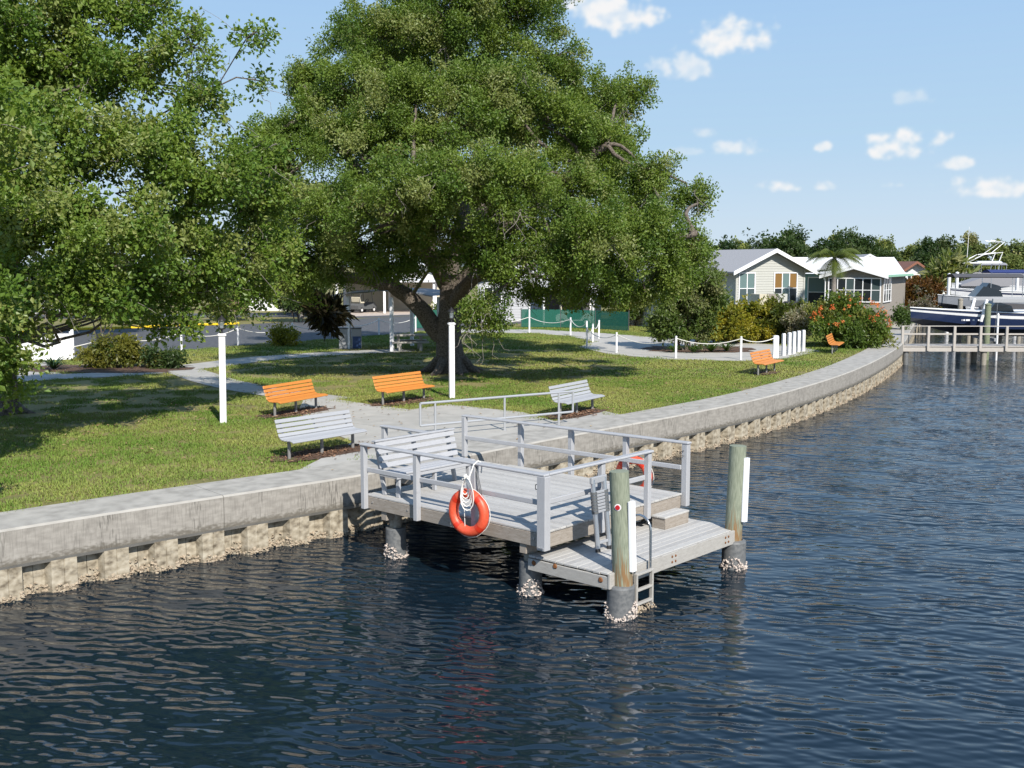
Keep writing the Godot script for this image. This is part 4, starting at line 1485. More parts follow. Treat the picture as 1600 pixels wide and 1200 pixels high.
# ---------------------------------------------------------------- trees
func make_oak():
	var o := thing("oak_tree", "huge spreading live oak with forked trunk on the lawn", "tree")
	var front := [[Vector3(-4.83, 12.65, -42.00), 1.99], [Vector3(-2.41, 13.35, -42.00), 2.11], [Vector3(0.25, 13.81, -43.00), 2.09], [Vector3(1.65, 11.94, -42.00), 1.49], [Vector3(-3.93, 15.71, -43.00), 2.29], [Vector3(-0.98, 15.95, -43.00), 2.54], [Vector3(1.23, 15.47, -43.00), 1.63], [Vector3(-6.39, 10.72, -41.00), 1.65], [Vector3(-7.66, 9.09, -40.00), 1.47], [Vector3(-8.74, 7.37, -40.00), 1.33], [Vector3(-5.30, 8.20, -38.00), 1.71], [Vector3(-3.30, 9.71, -38.00), 1.80], [Vector3(-0.88, 9.92, -38.00), 1.84], [Vector3(1.13, 9.19, -39.00), 1.75], [Vector3(4.08, 10.64, -42.00), 1.24], [Vector3(3.37, 8.29, -40.00), 1.37], [Vector3(1.99, 7.00, -38.00), 1.53], [Vector3(4.89, 7.30, -39.00), 1.06], [Vector3(6.38, 6.46, -39.00), 0.74], [Vector3(6.20, 4.69, -38.00), 0.90], [Vector3(4.54, 5.08, -36.00), 1.28], [Vector3(2.67, 5.06, -35.00), 1.45], [Vector3(0.42, 6.75, -36.00), 1.70], [Vector3(-1.43, 6.68, -35.00), 1.66], [Vector3(-3.27, 6.47, -35.00), 1.62], [Vector3(-5.48, 5.92, -36.00), 1.58], [Vector3(-7.48, 5.54, -37.00), 1.44], [Vector3(-6.70, 4.24, -38.00), 1.17], [Vector3(-5.13, 4.58, -38.00), 1.03], [Vector3(-3.57, 5.02, -38.00), 0.94], [Vector3(-2.39, 5.32, -37.00), 0.96], [Vector3(-0.87, 4.57, -37.00), 1.18], [Vector3(0.85, 4.35, -36.00), 1.24], [Vector3(2.22, 3.93, -36.00), 1.02], [Vector3(3.60, 3.93, -36.00), 0.98], [Vector3(5.34, 3.81, -37.00), 0.96], [Vector3(1.57, 3.24, -38.00), 0.58, 0.85, 0.80], [Vector3(3.59, 3.09, -38.00), 0.49, 0.85, 0.80], [Vector3(-8.05, 4.02, -38.00), 1.08], [Vector3(-7.59, 3.10, -39.00), 0.51, 0.85, 0.80], [Vector3(-0.23, 3.45, -39.00), 0.69, 0.85, 0.80], [Vector3(-1.04, 2.48, -36.50), 0.95], [Vector3(-2.15, 8.20, -37.00), 1.31], [Vector3(-3.62, 4.24, -38.50), 0.77], [Vector3(-4.82, 3.90, -39.00), 0.65], [Vector3(-2.52, 4.25, -39.00), 0.55], [Vector3(3.49, 3.16, -37.00), 0.66], [Vector3(4.65, 3.03, -37.50), 0.58], [Vector3(2.18, 3.12, -37.00), 0.61], [Vector3(0.78, 3.09, -38.00), 0.54], [Vector3(-8.66, 8.34, -39.00), 0.88], [Vector3(-7.81, 10.84, -41.00), 0.73], [Vector3(-9.01, 6.06, -39.00), 0.92]]
	var back := [[Vector3(-6.96, 10.07, -48.00), 3.12], [Vector3(-2.83, 12.68, -49.00), 3.48], [Vector3(1.39, 10.34, -48.00), 2.98], [Vector3(4.81, 6.17, -47.00), 2.22], [Vector3(-8.52, 6.71, -47.00), 2.36], [Vector3(-1.37, 6.71, -47.00), 2.36], [Vector3(-4.50, 6.21, -48.00), 1.85], [Vector3(2.20, 5.62, -47.00), 2.09], [Vector3(4.10, 9.14, -47.00), 1.67], [Vector3(-5.53, 13.32, -48.00), 2.27]]
	var xf: Array = []
	var cl: Array = []
	var pf: Array = []
	var greens := [Color(0.100, 0.172, 0.026), Color(0.205, 0.275, 0.050), Color(0.255, 0.290, 0.095)]
	fill_lobes(front, 9.5, 0.25, greens, xf, cl, pf)
	fill_lobes(back, 6.5, 0.30, greens, xf, cl, pf, 1.2)
	var tr := MB.new()
	tr.tube([Vector3(-2.35, -0.1, -41.9), Vector3(-2.36, 0.12, -41.9), Vector3(-2.4, 0.5, -41.92), Vector3(-2.45, 1.1, -42.0), Vector3(-2.5, 1.7, -42.0), Vector3(-2.42, 2.3, -42.0), Vector3(-2.4, 3.4, -42.0), Vector3(-2.5, 4.6, -42.1)], [0.9, 0.72, 0.57, 0.5, 0.52, 0.42, 0.38, 0.35], 16)
	for k in 7:
		var a := TAU * k / 7.0 + 0.3
		var d := Vector3(cos(a), 0, sin(a))
		tr.tube([Vector3(-2.37, 0.5, -41.9) + d * 0.5, Vector3(-2.37, 0.14, -41.9) + d * 0.85, Vector3(-2.37, -0.06, -41.9) + d * rng.randf_range(1.2, 1.7)], [0.2, 0.16, 0.06], 7)
	part("trunk", tr, M.bark, o)
	var limbs := [[Vector3(-2.6, 1.3, -42), [Vector3(-3.3, 2.1, -42), Vector3(-4.2, 3.05, -42), Vector3(-5.0, 3.45, -42), Vector3(-6.6, 3.7, -41.6), Vector3(-8.2, 4.3, -40.5)], 0.40, 0.16], [Vector3(-2.4, 3.2, -42), [Vector3(-3.6, 5.0, -41.5), Vector3(-5.5, 7.5, -40.6), Vector3(-7.2, 9.6, -40)], 0.34, 0.12], [Vector3(-2.45, 4.2, -42), [Vector3(-1.9, 6.2, -42.3), Vector3(-2.9, 8.6, -43.4), Vector3(-2.2, 11.0, -43.8), Vector3(-2.6, 13.5, -44)], 0.30, 0.08], [Vector3(-2.4, 2.9, -42), [Vector3(-0.8, 4.8, -41.2), Vector3(1.2, 6.6, -39.8), Vector3(3.4, 8.4, -39.2)], 0.33, 0.12], [Vector3(-2.4, 2.6, -42), [Vector3(-0.9, 3.9, -40.5), Vector3(1.5, 4.6, -38), Vector3(4.6, 5.0, -36.6), Vector3(6.2, 5.2, -36.8)], 0.30, 0.09], [Vector3(-2.5, 3.4, -42), [Vector3(-3.2, 5.0, -40), Vector3(-3.4, 6.2, -37), Vector3(-3.2, 7.2, -35.6)], 0.28, 0.1], [Vector3(-2.4, 3.8, -42), [Vector3(-1.4, 6.0, -44), Vector3(0.5, 8.6, -46.6), Vector3(1.4, 10.4, -47.6)], 0.3, 0.1]]
	for l in limbs:
		var pts: Array = [l[0]]
		pts.append_array(l[1])
		# smooth the line
		var fine: Array = []
		for i in pts.size() - 1:
			var p0: Vector3 = pts[maxi(i - 1, 0)]
			var p3: Vector3 = pts[mini(i + 2, pts.size() - 1)]
			for k in 4: fine.append(pts[i].cubic_interpolate(pts[i + 1], p0, p3, k / 4.0) + Vector3(rng.randfn(), rng.randfn(), rng.randfn()) * 0.05)
		fine.append(pts[-1])
		var rad: Array = []
		for i in fine.size(): rad.append(lerpf(l[2], l[3], float(i) / (fine.size() - 1)))
		var m := MB.new()
		m.tube(fine, rad, 10)
		var lim := part("limb", m, M.bark, o)
		var b := MB.new()
		for lb in front + back:
			var best := 1e9
			var at: Vector3
			for i in range(fine.size() / 3, fine.size()):
				var dd: float = fine[i].distance_to(lb[0])
				if dd < best:
					best = dd; at = fine[i]
			if best < 4.2: bough(b, at, lb[0], 0.09, 0.035, 0.25, 6, 0.3)
		part("branches", b, M.bark, lim)
	var tw := MB.new()
	twig_to(tw, pf, 0.4, 0.022)
	part("twigs", tw, M.bark, o).set_meta("kind", "stuff")
	var dead := MB.new()
	for p in pf:
		if rng.randf() < 0.05:
			for k in 5: bough(dead, p[0], p[0] + Vector3(rng.randfn() * 0.35, -rng.randf_range(0.3, 1.1), rng.randfn() * 0.3 + 0.3), 0.014, 0.005, 0.0, 4, 0.12)
	part("dead_twigs", dead, M.palm_bark, o).set_meta("kind", "stuff")
	spread_copies("crown", clump(22, 0.25, 0.092, 0.056, 5), xf, cl, M.leaf, o)

func make_left_tree():
	var o := thing("shade_tree", "broad leafy tree with drooping branches over the lawn edge", "tree")
	var lobes := [[Vector3(-11.91, 9.83, -28.00), 1.82], [Vector3(-10.01, 9.05, -28.00), 1.41], [Vector3(-8.06, 9.60, -28.00), 0.93, 0.85, 0.50], [Vector3(-6.68, 9.83, -28.00), 0.56, 0.85, 0.35], [Vector3(-7.86, 8.18, -28.00), 0.89, 0.85, 0.55], [Vector3(-6.58, 8.89, -28.50), 0.44, 0.85, 0.35], [Vector3(-9.48, 10.57, -28.50), 1.01, 0.85, 0.60], [Vector3(-11.09, 11.04, -28.50), 1.35], [Vector3(-10.57, 7.08, -26.00), 1.62], [Vector3(-8.70, 6.91, -26.50), 1.41], [Vector3(-7.46, 6.30, -27.50), 1.24], [Vector3(-6.75, 7.08, -29.00), 0.76, 0.85, 0.80], [Vector3(-6.57, 5.98, -30.00), 0.75], [Vector3(-10.84, 5.10, -25.00), 1.48], [Vector3(-9.23, 4.96, -25.00), 1.41], [Vector3(-8.46, 4.72, -28.00), 1.49], [Vector3(-7.44, 4.41, -30.00), 1.10], [Vector3(-6.74, 4.60, -31.00), 0.77], [Vector3(-10.53, 3.81, -24.00), 0.94], [Vector3(-9.58, 3.64, -25.00), 0.92], [Vector3(-9.33, 3.58, -28.00), 0.96], [Vector3(-8.26, 3.46, -29.50), 0.91], [Vector3(-7.41, 3.33, -31.00), 0.66, 0.85, 0.90], [Vector3(-7.11, 5.63, -30.00), 0.85], [Vector3(-10.93, 2.98, -23.50), 0.70], [Vector3(-11.11, 2.15, -23.50), 0.56], [Vector3(-11.00, 1.52, -23.50), 0.33], [Vector3(-8.53, 2.72, -28.00), 0.40, 0.85, 0.80], [Vector3(-9.58, 2.93, -27.00), 0.35, 0.85, 0.80], [Vector3(-9.12, 2.50, -28.00), 0.23, 0.85, 0.70], [Vector3(-7.80, 2.74, -30.00), 0.36, 0.85, 0.70], [Vector3(-13.05, 5.89, -26.00), 2.46], [Vector3(-13.84, 9.18, -27.00), 2.40], [Vector3(-10.87, 3.40, -20.00), 1.42], [Vector3(-9.22, 2.10, -17.00), 0.70, 0.85, 0.70], [Vector3(-10.44, 6.64, -20.00), 1.78]]
	var xf: Array = []
	var cl: Array = []
	var pf: Array = []
	fill_lobes(lobes, 8.0, 0.25, [Color(0.105, 0.185, 0.026), Color(0.215, 0.290, 0.050), Color(0.265, 0.305, 0.090)], xf, cl, pf)
	var base := Vector3(-14.4, -0.1, -30.3)
	var t := MB.new()
	t.tube([base, base + Vector3(0.02, 0.5, 0), base + Vector3(0.1, 1.6, 0.1), base + Vector3(0.5, 3.4, 0.4), base + Vector3(0.8, 5.4, 0.8), base + Vector3(1.0, 8.0, 1.2), base + Vector3(1.6, 12.0, 1.6)], [0.6, 0.42, 0.36, 0.32, 0.28, 0.22, 0.09], 12)
	for k in 5:
		var a := TAU * k / 5.0
		var d := Vector3(cos(a), 0, sin(a))
		t.tube([base + d * 0.25 + Vector3.UP * 0.5, base + d * 0.6 + Vector3.UP * 0.15, base + d * 1.1], [0.13, 0.1, 0.05], 6)
	part("trunk", t, M.bark, o)
	for lb in lobes:
		var at := base + Vector3(0.6, clampf(lb[0].y * 0.62, 2.2, 9.5), 0.6)
		var m := MB.new()
		bough(m, at, lb[0], 0.03 + 0.025 * lb[1], 0.015, 0.5, 7, 0.8)
		part("limb", m, M.bark, o)
	var tw := MB.new()
	twig_to(tw, pf, 0.5, 0.016)
	part("twigs", tw, M.bark, o).set_meta("kind", "stuff")
	# bare pale twigs that stick out
	var bare_t := MB.new()
	for p in pf:
		if rng.randf() < 0.22:
			var d: Vector3 = (p[0] - p[2]).normalized()
			bough(bare_t, p[0], p[0] + d * rng.randf_range(0.4, 1.0) + Vector3(0, rng.randf_range(-0.3, 0.2), 0.15), 0.010, 0.004, 0.05, 4, 0.1)
	part("bare_twigs", bare_t, M.palm_bark, o).set_meta("kind", "stuff")
	spread_copies("crown", clump(18, 0.24, 0.104, 0.064, 6), xf, cl, M.leaf, o)

func palm(at: Vector3, h: float, fl: float, label: String, n := 13):
	var o := thing("palm_tree", label, "palm tree", at)
	var t := MB.new()
	var pts: Array = []
	var rad: Array = []
	for i in 13:
		var k := i / 12.0
		pts.append(Vector3(0.12 * sin(k * 2.0), h * k, 0)); rad.append(lerpf(0.19, 0.11, pow(k, 0.6)) + (0.012 if i % 2 == 0 else 0.0))
	t.tube(pts, rad, 10)
	part("trunk", t, M.palm_bark, o)
	var top := Vector3(0.11, h, 0)
	for f in n:
		var a := TAU * f / n + rng.randf_range(-0.2, 0.2)
		var lift := rng.randf_range(-0.1, 1.2)
		var d := Vector3(cos(a), 0, sin(a))
		var m := MB.new()
		var line: Array = []
		for k in 11:
			var q := k / 10.0
			line.append(top + d * fl * q * (0.9 - 0.18 * lift) + Vector3.UP * (fl * (lift * q - (0.55 + 0.35 * lift) * q * q) * 0.9))
		m.tint = Color(0.16, 0.19, 0.05)
		m.tube(line, [0.025, 0.022, 0.02, 0.018, 0.016, 0.014, 0.012, 0.01, 0.008, 0.006, 0.004], 4)
		for k in range(4, 44):
			var q := k / 44.0
			var i := int(q * 10.0)
			var p: Vector3 = line[i].lerp(line[i + 1], q * 10.0 - i)
			var dir: Vector3 = (line[i + 1] - line[i]).normalized()
			var s := dir.cross(Vector3.UP).normalized()
			var ll := fl * 0.36 * sin(PI * (0.12 + q * 0.80)) * rng.randf_range(0.85, 1.1)
			for sd in [-1.0, 1.0]:
				var g := rng.randf_range(0.75, 1.3)
				m.tint = Color(0.12 * g, 0.155 * g, 0.03 * g)
				var e: Vector3 = p + (s * sd * 0.8 + dir * 0.55 - Vector3.UP * 0.45).normalized() * ll
				var w := dir * 0.02
				m.tri(p - w, p + w, e, Vector3.UP)
		part("frond", m, M.leaf, o)

# strap leaved plant: long leaves arching from one point
func strap_mesh(n: int, L: float, s: int, c: Color) -> ArrayMesh:
	var r := RandomNumberGenerator.new()
	r.seed = s
	var m := MB.new()
	for i in n:
		var a := r.randf() * TAU
		var d := Vector3(cos(a), 0, sin(a))
		var sd := Vector3(-d.z, 0, d.x)
		var l := L * r.randf_range(0.6, 1.1)
		var up := r.randf_range(0.5, 1.4)
		var g := r.randf_range(0.7, 1.3)
		m.tint = Color(c.r * g, c.g * g, c.b * g)
		var prev := Vector3.ZERO
		for k in 5:
			var q := (k + 1) / 5.0
			var p := d * l * q * 0.75 + Vector3.UP * l * (up * q - up * 0.75 * q * q)
			var w0 := 0.03 * L * sin(PI * (0.15 + 0.85 * (k / 5.0)))
			var w1 := 0.03 * L * sin(PI * (0.15 + 0.85 * q))
			m.quad(prev - sd * w0, prev + sd * w0, p + sd * w1, p - sd * w1, Vector3.UP + d * 0.3)
			prev = p
	return m.mesh()

func make_plants():
	var leafy := clump(12, 0.18, 0.13, 0.07, 21)
	var broad := clump(9, 0.22, 0.22, 0.10, 22)
	# small tree standing in the round walk
	shrub("ring_tree", "small dense tree rising from the mulch ring in round walk", "tree", Vector3(8.6, 0, -52.6), [[Vector3(-0.4, 2.6, 0), 1.3], [Vector3(0.4, 3.3, 0.2), 1.1], [Vector3(-1.0, 1.7, 0.4), 0.9], [Vector3(0.9, 2.2, 0), 1.0], [Vector3(-1.3, 3.3, -0.2), 0.9], [Vector3(-0.9, 0.9, 0.2), 0.8], [Vector3(0.6, 1.2, -0.2), 0.8], [Vector3(-0.2, 4.0, 0), 0.8]], leafy, [Color(0.075, 0.125, 0.024), Color(0.15, 0.20, 0.05), Color(0.21, 0.225, 0.10)], 14.0)
	var sp := thing("strap_plant", "clump of long strap leaved plants at foot of ring tree", "plant", Vector3(9.5, 0.02, -51.5))
	var sm := strap_mesh(46, 1.25, 31, Color(0.07, 0.125, 0.025))
	for p in [[Vector3(0, 0, 0), 1.0], [Vector3(-0.9, 0, 0.5), 0.8], [Vector3(0.8, 0, -0.3), 0.85], [Vector3(-1.8, 0, 0.3), 0.7]]:
		var q := part("leaves", sm, M.leaf, sp, p[0])
		q.scale = Vector3.ONE * p[1]
		q.rotation.y = rng.randf() * TAU
	# croton hedge, yellow and green
	var ye := [Color(0.22, 0.22, 0.03), Color(0.38, 0.33, 0.035), Color(0.10, 0.15, 0.025)]
	var gr := [Color(0.07, 0.10, 0.02), Color(0.16, 0.17, 0.03), Color(0.38, 0.31, 0.03)]
	for k in 5:
		var x := 10.9 + k * 1.05
		shrub("croton_bush", ["yellow and green croton bush nearest the ring tree", "bright yellow croton bush second along from the ring tree", "yellow croton bush in the middle of the hedge", "dark green croton bush with yellow tips, fourth in the hedge", "mixed green croton bush at the bollard end of hedge"][k], "bush", Vector3(x, 0, -57.6 + 0.35 * sin(k * 2.0)), [[Vector3(0, 1.05, 0), 0.95], [Vector3(0.3, 1.6, 0.1), 0.7], [Vector3(-0.3, 0.6, 0.3), 0.7]], broad, ye if k < 3 else gr, 14.0, "croton hedge", 0.8)
	shrub("pale_bush", "pale variegated bush between croton hedge and flowering bush", "bush", Vector3(15.0, 0, -56.2), [[Vector3(0, 0.9, 0), 0.7], [Vector3(-0.5, 1.3, 0), 0.55], [Vector3(0.2, 1.6, 0), 0.45]], broad, [Color(0.30, 0.27, 0.20), Color(0.50, 0.46, 0.38), Color(0.12, 0.14, 0.05)], 12.0, "", 0.6)
	var fb := shrub("flowering_bush", "big rounded bush with orange red flowers behind the benches", "bush", Vector3(16.9, 0, -54.6), [[Vector3(0, 1.2, 0), 1.35], [Vector3(-1.1, 1.3, 0), 1.0], [Vector3(1.1, 0.9, 0.1), 1.0], [Vector3(-0.4, 1.9, -0.2), 0.85], [Vector3(0.3, 0.7, 0.9), 0.8], [Vector3(1.6, 0.6, -0.2), 0.65]], leafy, [Color(0.07, 0.125, 0.018), Color(0.14, 0.20, 0.03), Color(0.21, 0.22, 0.05)], 15.0)
	var fx: Array = []
	var fc: Array = []
	var r := RandomNumberGenerator.new()
	r.seed = 71
	for i in 64:
		var d := Vector3(r.randfn(), absf(r.randfn()) * 0.7 + 0.1, absf(r.randfn()) * 0.8).normalized()
		fx.append(Transform3D(any_basis(r.randf_range(0.5, 1.1)), Vector3(0.1, 1.05, 0) + d * Vector3(2.05, 1.55, 1.5)))
		fc.append(Color(0.62, 0.10, 0.025).lerp(Color(0.66, 0.22, 0.05), r.randf()))
	spread_copies("flowers", clump(9, 0.07, 0.09, 0.07, 23), fx, fc, M.leaf_dull, fb)
	# red leaved hedge farther along the canal
	for k in 3:
		shrub("red_hedge_bush", ["red leaved hedge bush nearest the sunroom", "red leaved hedge bush in the middle of its row", "red and green hedge bush at the canal end of its row"][k], "bush", Vector3(31.0 + k * 1.1, 0, -87.5 + k * 0.4), [[Vector3(0, 1.4, 0), 1.2], [Vector3(0.3, 2.1, 0), 0.9], [Vector3(-0.2, 0.8, 0.3), 1.0]], broad, [Color(0.10, 0.075, 0.025), Color(0.22, 0.085, 0.03), Color(0.13, 0.15, 0.03)], 6.0, "red hedge", 1.3)
	shrub("porch_shrub", "round green shrub beside the sunroom corner", "bush", Vector3(25.0, 0, -69.0), [[Vector3(0, 0.8, 0), 0.75]], leafy, [Color(0.06, 0.11, 0.02), Color(0.10, 0.16, 0.03), Color(0.1, 0.15, 0.05)], 12.0)
	shrub("twiggy_shrub", "sparse twiggy shrub in front of the red hedge", "bush", Vector3(28.6, 0, -76.0), [[Vector3(0, 1.6, 0), 0.9, 1.1, 0.4], [Vector3(0.4, 0.9, 0), 0.8, 1.0, 0.4]], leafy, [Color(0.14, 0.12, 0.10), Color(0.25, 0.22, 0.20), Color(0.1, 0.13, 0.05)], 8.0)
	shrub("banana_plant", "pale broad leaved plant beside brown gabled house", "plant", Vector3(40.0, 0, -98.0), [[Vector3(0, 2.2, 0), 1.7, 1.2], [Vector3(-0.8, 3.6, 0), 1.2]], clump(7, 0.5, 0.9, 0.25, 25), [Color(0.14, 0.18, 0.05), Color(0.24, 0.28, 0.10), Color(0.3, 0.3, 0.14)], 2.2)
	# bed beside the garden walk
	var dk := [Color(0.04, 0.075, 0.018), Color(0.08, 0.12, 0.03), Color(0.16, 0.15, 0.04)]
	shrub("bed_shrub", "low yellowish shrub in the bed beside garden walk", "bush", Vector3(-16.2, 0, -43.6), [[Vector3(0, 0.55, 0), 0.75], [Vector3(0.7, 0.6, -0.1), 0.6], [Vector3(-0.6, 0.5, 0), 0.6]], leafy, [Color(0.10, 0.12, 0.02), Color(0.20, 0.19, 0.03), Color(0.06, 0.1, 0.02)], 12.0)
	shrub("bed_shrub", "dark green low shrub at the end of the walk bed", "bush", Vector3(-14.2, 0, -43.4), [[Vector3(0, 0.4, 0), 0.55], [Vector3(0.6, 0.35, 0.1), 0.45]], leafy, dk, 12.0)
	var sp2 := thing("strap_plant", "dark strap leaved clump beside the white enclosure", "plant", Vector3(-18.2, 0.02, -42.8))
	part("leaves", strap_mesh(70, 1.1, 33, Color(0.035, 0.075, 0.03)), M.leaf, sp2)
	shrub("road_shrub", "yellow green shrub by the rope fence at street", "bush", Vector3(-12.0, 0, -55.6), [[Vector3(0, 0.5, 0), 0.6], [Vector3(0.6, 0.45, 0.1), 0.5]], leafy, [Color(0.20, 0.20, 0.02), Color(0.34, 0.30, 0.03), Color(0.1, 0.13, 0.03)], 12.0)
	# hanging basket of dark fern on the oak limb
	var hp := shrub("hanging_fern", "dark ball of staghorn fern hanging from oak limb", "fern", Vector3(-7.45, 1.35, -43.0), [[Vector3(0, 0.8, 0), 0.62]], clump(9, 0.2, 0.45, 0.10, 27, 0.4), [Color(0.035, 0.03, 0.018), Color(0.075, 0.06, 0.035), Color(0.10, 0.13, 0.05)], 16.0)
	var ch := MB.new()
	ch.tube([Vector3(0, 1.3, 0), Vector3(0.25, 2.55, 0.6)], [0.012, 0.012], 5)
	part("chain", ch, M.dark, hp)
	# street trees and background trees
	var far_leaf := clump(12, 0.5, 0.30, 0.16, 29)
	var bg := [["street_tree", "slim young tree on the grass across the street", Vector3(-15.4, 0, -78), 3.4, 1.3, 0], ["street_tree", "slim tree beside the yellow kerb on the island", Vector3(-24.5, 0, -64.5), 4.6, 1.8, 0], ["street_tree", "tree beside the driveway of the carport house", Vector3(-17.5, 0, -88), 4.2, 1.6, 0], ["yard_tree", "dark round tree rising behind the sage house roof", Vector3(29.5, 0, -118), 6.2, 3.0, 1], ["yard_tree", "dark tree with level crown behind the sunroom house", Vector3(36.0, 0, -124), 6.0, 2.8, 1], ["yard_tree", "small dark tree beyond the ridge of sage house", Vector3(24.5, 0, -122), 5.4, 1.9, 1], ["yard_tree", "bushy tree standing behind the white roofs", Vector3(45.0, 0, -140), 6.6, 3.0, 1], ["yard_tree", "leafy tree behind the brown gabled house", Vector3(54.0, 0, -138), 6.0, 2.8, 1]]
	for b in bg:
		var h: float = b[3]
		var rr: float = b[4]
		var cols := [Color(0.05, 0.085, 0.02), Color(0.09, 0.13, 0.03), Color(0.12, 0.15, 0.05)]
		if b[5] == 1: cols = [Color(0.03, 0.06, 0.016), Color(0.06, 0.10, 0.025), Color(0.09, 0.12, 0.04)]
		shrub(b[0], b[1], "tree", b[2], [[Vector3(0, h - rr * 0.4, 0), rr], [Vector3(rr * 0.7, h - rr * 0.8, 0), rr * 0.75], [Vector3(-rr * 0.7, h - rr * 0.9, 0.2), rr * 0.75], [Vector3(0.2, h - rr * 1.4, 0.3), rr * 0.7]], far_leaf, cols, 4.0, "", 1.0)
	var oleander := [Color(0.10, 0.14, 0.04), Color(0.19, 0.22, 0.08), Color(0.38, 0.26, 0.24)]
	var yard := [[Vector3(-21.0, 0, -80.5), 1.5, "flowering pink shrub on the grass beyond the side street"], [Vector3(-27.0, 0, -76.5), 1.7, "big green shrub standing on the grass island"], [Vector3(-33.0, 0, -84.0), 1.8, "leafy shrub before the grey porch house"], [Vector3(-18.2, 0, -92.5), 1.5, "yellow green shrub beside the white carport"], [Vector3(-4.2, 0, -77.5), 1.4, "dark shrub at the corner of grey lap sided house"], [Vector3(8.4, 0, -73.6), 1.6, "tall shrub at the end of green netting"], [Vector3(10.2, 0, -66.0), 1.5, "leafy shrub between the ring tree and sage house"]]
	for k in yard.size():
		var h: float = yard[k][1]
		shrub("yard_shrub", yard[k][2], "bush", yard[k][0], [[Vector3(0, h * 0.75, 0), h * 0.75], [Vector3(h * 0.6, h * 0.6, 0.2), h * 0.55], [Vector3(-h * 0.6, h * 0.55, 0.1), h * 0.5], [Vector3(0.1, h * 1.3, 0), h * 0.5]], leafy, oleander if k % 3 == 0 else ([Color(0.07, 0.12, 0.02), Color(0.13, 0.18, 0.035), Color(0.2, 0.2, 0.05)] if k != 3 else [Color(0.2, 0.22, 0.03), Color(0.32, 0.3, 0.04), Color(0.1, 0.14, 0.03)]), 7.0, "", 1.3)
	# mangrove wood that closes the view
	var xf: Array = []
	var cl: Array = []
	var pf: Array = []
	var lobes: Array = []
	var q := RandomNumberGenerator.new()
	q.seed = 88
	for k in 62:
		var t := k / 61.0
		var x := lerpf(30.0, 190.0, t)
		var z := -246.0 + 26.0 * absf(t - 0.4) + q.randf_range(-5, 5)
		var h := 8.4 + q.randf_range(-0.9, 1.0)
		lobes.append([Vector3(x, h - 3.4, z), q.randf_range(2.8, 3.8), 1.0])
		lobes.append([Vector3(x + q.randf_range(-2, 2), 2.4, z + 3.0), 3.2, 0.9])
	fill_lobes(lobes, 1.1, 0.36, [Color(0.09, 0.125, 0.025), Color(0.18, 0.205, 0.045), Color(0.26, 0.25, 0.10)], xf, cl, pf, 1.0)
	var wood_o := spread_copies("mangrove_wood", clump(14, 0.8, 0.5, 0.3, 30), xf, cl, M.leaf_dull, self)
	tag(wood_o, "long band of olive mangrove woods closing the canal", "woods", "", "stuff")

# ---------------------------------------------------------------- benches, posts, fences
func make_bench(called: String, label: String, at: Vector3, turn: float, m: Material, group: String) -> Node3D:
	var o := thing(called, label, "bench", at, turn, group)
	var L := 2.15
	# [z, y, tilt] of each slat; the seat faces +z
	var prof := [[0.37, 0.425, 0.35], [0.285, 0.44, 0.0], [0.185, 0.437, -0.05], [0.085, 0.437, 0.05], [-0.005, 0.455, 0.4], [-0.075, 0.52, 1.05], [-0.115, 0.615, 1.22], [-0.15, 0.715, 1.24], [-0.185, 0.815, 1.24]]
	for i in prof.size():
		var p: Array = prof[i]
		var s := MB.new()
		s.box(Transform3D(Basis(Vector3.RIGHT, p[2]), Vector3(0, p[1], p[0])), Vector3(L, 0.034, 0.087), 0.010, Vector2(i * 0.8, i * 0.31))
		part("seat_slat" if i < 5 else "back_slat", s, m, o)
	for x in [-0.92, 0.0, 0.92]:
		var l := MB.new()
		l.tube([Vector3(x, -0.05, 0.08), Vector3(x, 0.42, 0.08)], [0.038, 0.038], 12)
		part("leg", l, M.leg, o)
		var b := MB.new()
		for i in prof.size() - 1:
			var a := Vector3(x, prof[i][1] - 0.025, prof[i][0])
			var c := Vector3(x, prof[i + 1][1] - 0.025, prof[i + 1][0])
			if i >= 4:
				a += Vector3(0, 0.02, -0.03); c += Vector3(0, 0.02, -0.03)
			b.bar(a, c, 0.05, 0.012, 0.002)
		part("bracket", b, M.leg, o)
	return o

func make_benches():
	var a := make_bench("park_bench", "orange slatted bench beside the white post without lantern glass", Vector3(-6.18, 0.0, -30.35), 1.10, M.bench_orange, "park benches by the water")
	a.set_meta("label", "orange slatted bench near the white post, at edge of paving")
	copy_of(a, Vector3(-3.36, 0.0, -32.75), 0.93, "orange slatted bench beside the lantern post and oak")
	copy_of(a, Vector3(9.75, 0.0, -41.6), 1.0, "orange bench on open grass in front of the bollards")
	copy_of(a, Vector3(15.25, 0.0, -51.3), 1.17, "orange bench against the flowering bush beside bollards")
	var g := make_bench("park_bench", "grey slatted bench on mulch next to the seawall cap", Vector3(-4.28, 0.0, -23.75), 0.89, M.bench_grey, "park benches by the water")
	copy_of(g, Vector3(1.75, 0.0, -30.2), 1.0, "grey slatted bench beyond the pipe handrail")

